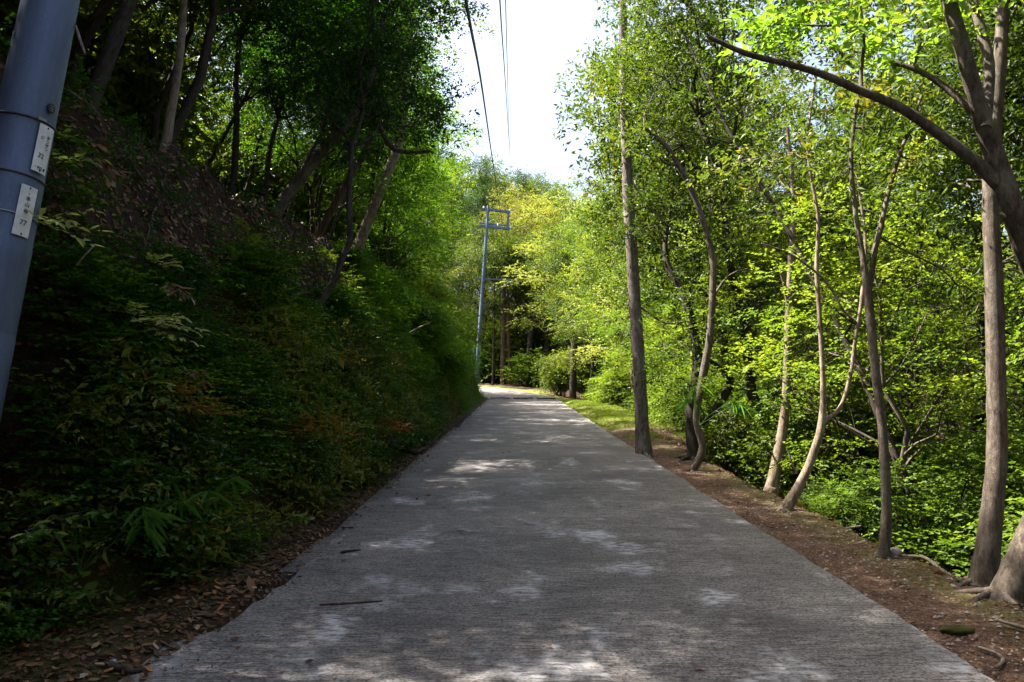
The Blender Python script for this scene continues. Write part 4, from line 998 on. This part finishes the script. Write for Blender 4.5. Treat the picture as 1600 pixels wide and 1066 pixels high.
hb1 = loc_on(40, 180); hb2 = loc_on(25, 330)
ring(hb1, prad(hb1), .012, 'band', M['darkband']); ring(hb2, prad(hb2), .006, 'band', M['band'])
ring(joints[0], prad(joints[0]), .008, 'band', M['darkband'])
# direction of the camera seen from the pole axis, in pole coordinates
def theta_for(px, py):
    """angle round the mast where the view ray of this pixel meets it, and height"""
    o_ = Minv @ (np.array([0, 0, 1.5]) - base); d_ = Minv @ ray(px, py)
    r_ = .17
    for _ in range(4):
        A = d_[0] ** 2 + d_[1] ** 2; B = 2 * (o_[0] * d_[0] + o_[1] * d_[1]); Cc = o_[0] ** 2 + o_[1] ** 2 - r_ * r_
        k_ = (-B - math.sqrt(max(0, B * B - 4 * A * Cc))) / (2 * A); w = o_ + d_ * k_; r_ = prad(w[2])
    return math.atan2(w[1], w[0]), w[2]
def text_mesh(s, size):
    c = bpy.data.curves.new('txt', 'FONT'); c.body = s; c.size = size; c.align_x = 'CENTER'; c.align_y = 'CENTER'; c.extrude = .0008; c.resolution_u = 3
    o = bpy.data.objects.new('txt', c); col.objects.link(o)
    dg = bpy.context.evaluated_depsgraph_get(); me = bpy.data.meshes.new_from_object(o.evaluated_get(dg))
    bpy.data.objects.remove(o); bpy.data.curves.remove(c)
    me.materials.clear(); me.materials.append(M['ink']); return me
def plate(px, py, w, h, texts, name, label):
    th, hz = theta_for(px, py); r_ = prad(hz) + .005
    q = MB(); n_ = 9; da = w / r_ / 2
    A = np.linspace(th - da, th + da, n_)
    V = [[(r_ + e) * math.cos(a), (r_ + e) * math.sin(a), hz + z_] for e in (0, .002) for z_ in (-h / 2, h / 2) for a in A]
    F = []
    for j in range(n_ - 1):
        F += [[2 * n_ + j, 2 * n_ + j + 1, 3 * n_ + j + 1, 3 * n_ + j], [j, n_ + j, n_ + j + 1, j + 1], [j, j + 1, 2 * n_ + j + 1, 2 * n_ + j], [n_ + j, 3 * n_ + j, 3 * n_ + j + 1, n_ + j + 1]]
    F += [[0, 2 * n_, 3 * n_, n_], [n_ - 1, 2 * n_ - 1, 4 * n_ - 1, 3 * n_ - 1]]
    q.add(np.array(V), F); p_ = link(name, q.mesh(name, M['plate'], False), pole, label)
    for (s, x_, y_, sz) in texts:
        a = th + x_ / r_ ; me = text_mesh(s, sz)
        rt = r_ + .0035
        o = link('character' if not s.isdigit() else 'number', me, p_)
        # local frame: x right (tangent), y up, z out
        tx = Vector((-math.sin(a), math.cos(a), 0)); tz = Vector((math.cos(a), math.sin(a), 0)); ty = Vector((0, 0, 1))
        m3 = Matrix((tx, ty, tz)).transposed()
        o.matrix_local = Matrix.Translation((rt * math.cos(a), rt * math.sin(a), hz + y_)) @ m3.to_4x4()
    # rivets
    for yy in (-h / 2 + .012, h / 2 - .012):
        q = MB(); q.box(((r_ + .003) * math.cos(th), (r_ + .003) * math.sin(th), hz + yy), .006, .006, .010); link('rivet', q.mesh('rivet', M['ink']), p_)
plate(67, 234, .105, .285, [('ホ', .015, .075, .026), ('ン', .015, .051, .026), ('ザ', .015, .027, .026), ('ン', .015, .003, .026), ('ジ', -.024, .062, .026), ('32', -.012, -.045, .040), ('・92', -.022, -.118, .024), ('2', .006, -.118, .028), ('■', .028, -.118, .020)], 'number_plate', 'upper white plate with small black katakana and 32')
plate(39, 330, .098, .295, [('・', 0, .10, .03), ('本', 0, .072, .030), ('山', 0, .034, .030), ('寺', 0, -.004, .030), ('77', -.002, -.072, .044)], 'number_plate', 'lower white plate with three kanji and a faint number')
th, hz = theta_for(79, 170)
q = MB(); a = np.linspace(0, 2 * np.pi, 25)[:-1]
r_ = prad(hz) + .004; Ao = np.array([math.cos(th), math.sin(th), 0]); At = np.array([-math.sin(th), math.cos(th), 0])
V = np.array([Ao * (r_ + e) + At * .026 * math.cos(t) + np.array([0, 0, hz + .030 * math.sin(t)]) for e in (-.004, .004) for t in a])
F = [[j, (j + 1) % 24, 24 + (j + 1) % 24, 24 + j] for j in range(24)]
q.add(V, F); q.add(np.vstack([V[24:], [Ao * (r_ + .004) + np.array([0, 0, hz])]]), [[j, (j + 1) % 24, 24] for j in range(24)])
bd = link('round_badge', q.mesh('round_badge', M['ink'], False), pole, 'small round black badge with pale marks')
q = MB()
for dz_ in (.013, -.001, -.014): q.box(Ao * (r_ + .006) + np.array([0, 0, hz + dz_]), .003, .022 if dz_ else .030, .005, np.array([Ao, At, [0, 0, 1]]).T)
link('badge_mark', q.mesh('badge_mark', M['band'], False), bd)
th, hz = theta_for(66, 180)
q = MB(); q.box((math.cos(th) * (prad(hz) + .008), math.sin(th) * (prad(hz) + .008), hb1 + .01), .016, .05, .018, np.array([[math.cos(th), math.sin(th), 0], [-math.sin(th), math.cos(th), 0], [0, 0, 1]]).T)
link('band_clasp', q.mesh('band_clasp', M['band'], False), pole)
th, hz = theta_for(22, 138)
q = MB(); d_ = np.array([math.cos(th), math.sin(th), 0]); q.tube([d_ * prad(hz), d_ * (prad(hz) + .16)], .009, 10); q.tube([d_ * (prad(hz) + .0), d_ * (prad(hz) + .012)], .022, 8)
link('step_bolt', q.mesh('step_bolt', M['pole']), pole)

# ------------------------------------------------------------------ distant pole with its frame
D0 = 63.5
fb = at(743, 604, D0); fb[2] = float(ground_z(fb[0], fb[1])) - .3
ftop = at(763, 322, D0)
far = empty('utility_pole', 'distant blue-grey utility pole with a rectangular frame at its top, at the bend', 'utility pole', fb)
fx = ftop - fb
q = MB(); q.tube(np.linspace([0, 0, 0], fx, 8), np.linspace(.18, .11, 8), 14); link('mast', q.mesh('mast', M['pole']), far)
def bar(name, a, b, r_, mat=M['pole']):
    A = at(*a, D0) - fb; B = at(*b, D0) - fb; q = MB(); d_ = B - A; L_ = np.linalg.norm(d_)
    Mq = np.array(Vector(d_).to_track_quat('X', 'Z').to_matrix()); q.box((A + B) / 2, L_, r_, r_ * 1.2, Mq)
    link(name, q.mesh(name, mat, False), far)
for dy_ in (0,):
    bar('crossarm', (752, 326), (797, 332), .14); bar('crossarm', (749, 353), (797, 358), .16)
bar('crossarm', (749, 349), (795, 353), .08)
bar('upright', (795, 329), (793, 357), .15)
bar('bracket_arm', (744, 436), (799, 437), .09); bar('brace', (797, 438), (778, 458), .05); bar('brace', (765, 470), (748, 492), .05)
bar('bracket_arm', (748, 354), (736, 366), .07)
for (px, py) in [(797, 330), (797, 355), (756, 325), (778, 352)]:
    q = MB(); P0 = at(px, py, D0) - fb; q.tube([P0 - [0, 0, .12], P0, P0 + [0, 0, .14]], [.05, .09, .05], 8); link('insulator', q.mesh('insulator', M['plate']), far)
# steel conduit at the foot
q = MB(); q.tube([(-.35, 0, .2), (-.33 + fx[0] * .2, 0, fx[2] * .22)], .06, 8); link('conduit', q.mesh('conduit', M['pole']), far)

# ------------------------------------------------------------------ cables
def cable(name, pts, r_, mat, label):
    P = smooth_path(np.array([at(px, py, Yd) for px, py, Yd in pts]), 10); org = P[-1].copy(); q = MB(); q.tube(P - org, r_, 7)
    return link(name, q.mesh(name, mat), None, label, 'cable', loc=org)
c0 = cable('power_cable', [(660, -480, 4.5), (728, 0, 9), (752, 130, 17), (768, 240, 31), (780, 320, 53), (785, 350, 63)], .022, M['cable'], 'thick black cable sagging from overhead to the distant pole')
tw = []
for (px, py, Yd, s_) in [(719, 18, 9.3, .07), (735, 40, 9.8, .045)]:
    t = np.linspace(.4, 5.2, 14); P0 = at(px + 6, py, Yd); q = MB(); tw.append(q); q.tube(P0 + np.stack([-.6 * s_ + s_ * np.cos(t) * -1, 0 * t, s_ * 1.6 * np.sin(t)], -1), .0025, 4)
P0 = at(738, 48, 10); q = MB(); tw.append(q); q.tube([P0, P0 + [.05, 0, .01], P0 + [.07, 0, 0]], .003, 4); P0 = at(742, 68, 10.6); q = MB(); tw.append(q); q.tube([P0, P0 + [.06, 0, .005]], .003, 4)
for q in tw:
    q.v = [v - np.array(c0.location) for v in q.v]
    link('tie_wire', q.mesh('tie_wire', M['cable']), c0)
cable('power_line', [(775, -200, 8), (781, 0, 14), (789, 120, 25), (794, 200, 45), (797, 245, 75)], .016, M['wire'], 'pale overhead line, left one of the close pair against the sky')
cable('power_line', [(788, -200, 8), (790, 0, 14), (793, 120, 25), (795, 200, 45), (797, 246, 75)], .011, M['wire'], 'thinner pale overhead line, right one of the close pair against the sky')
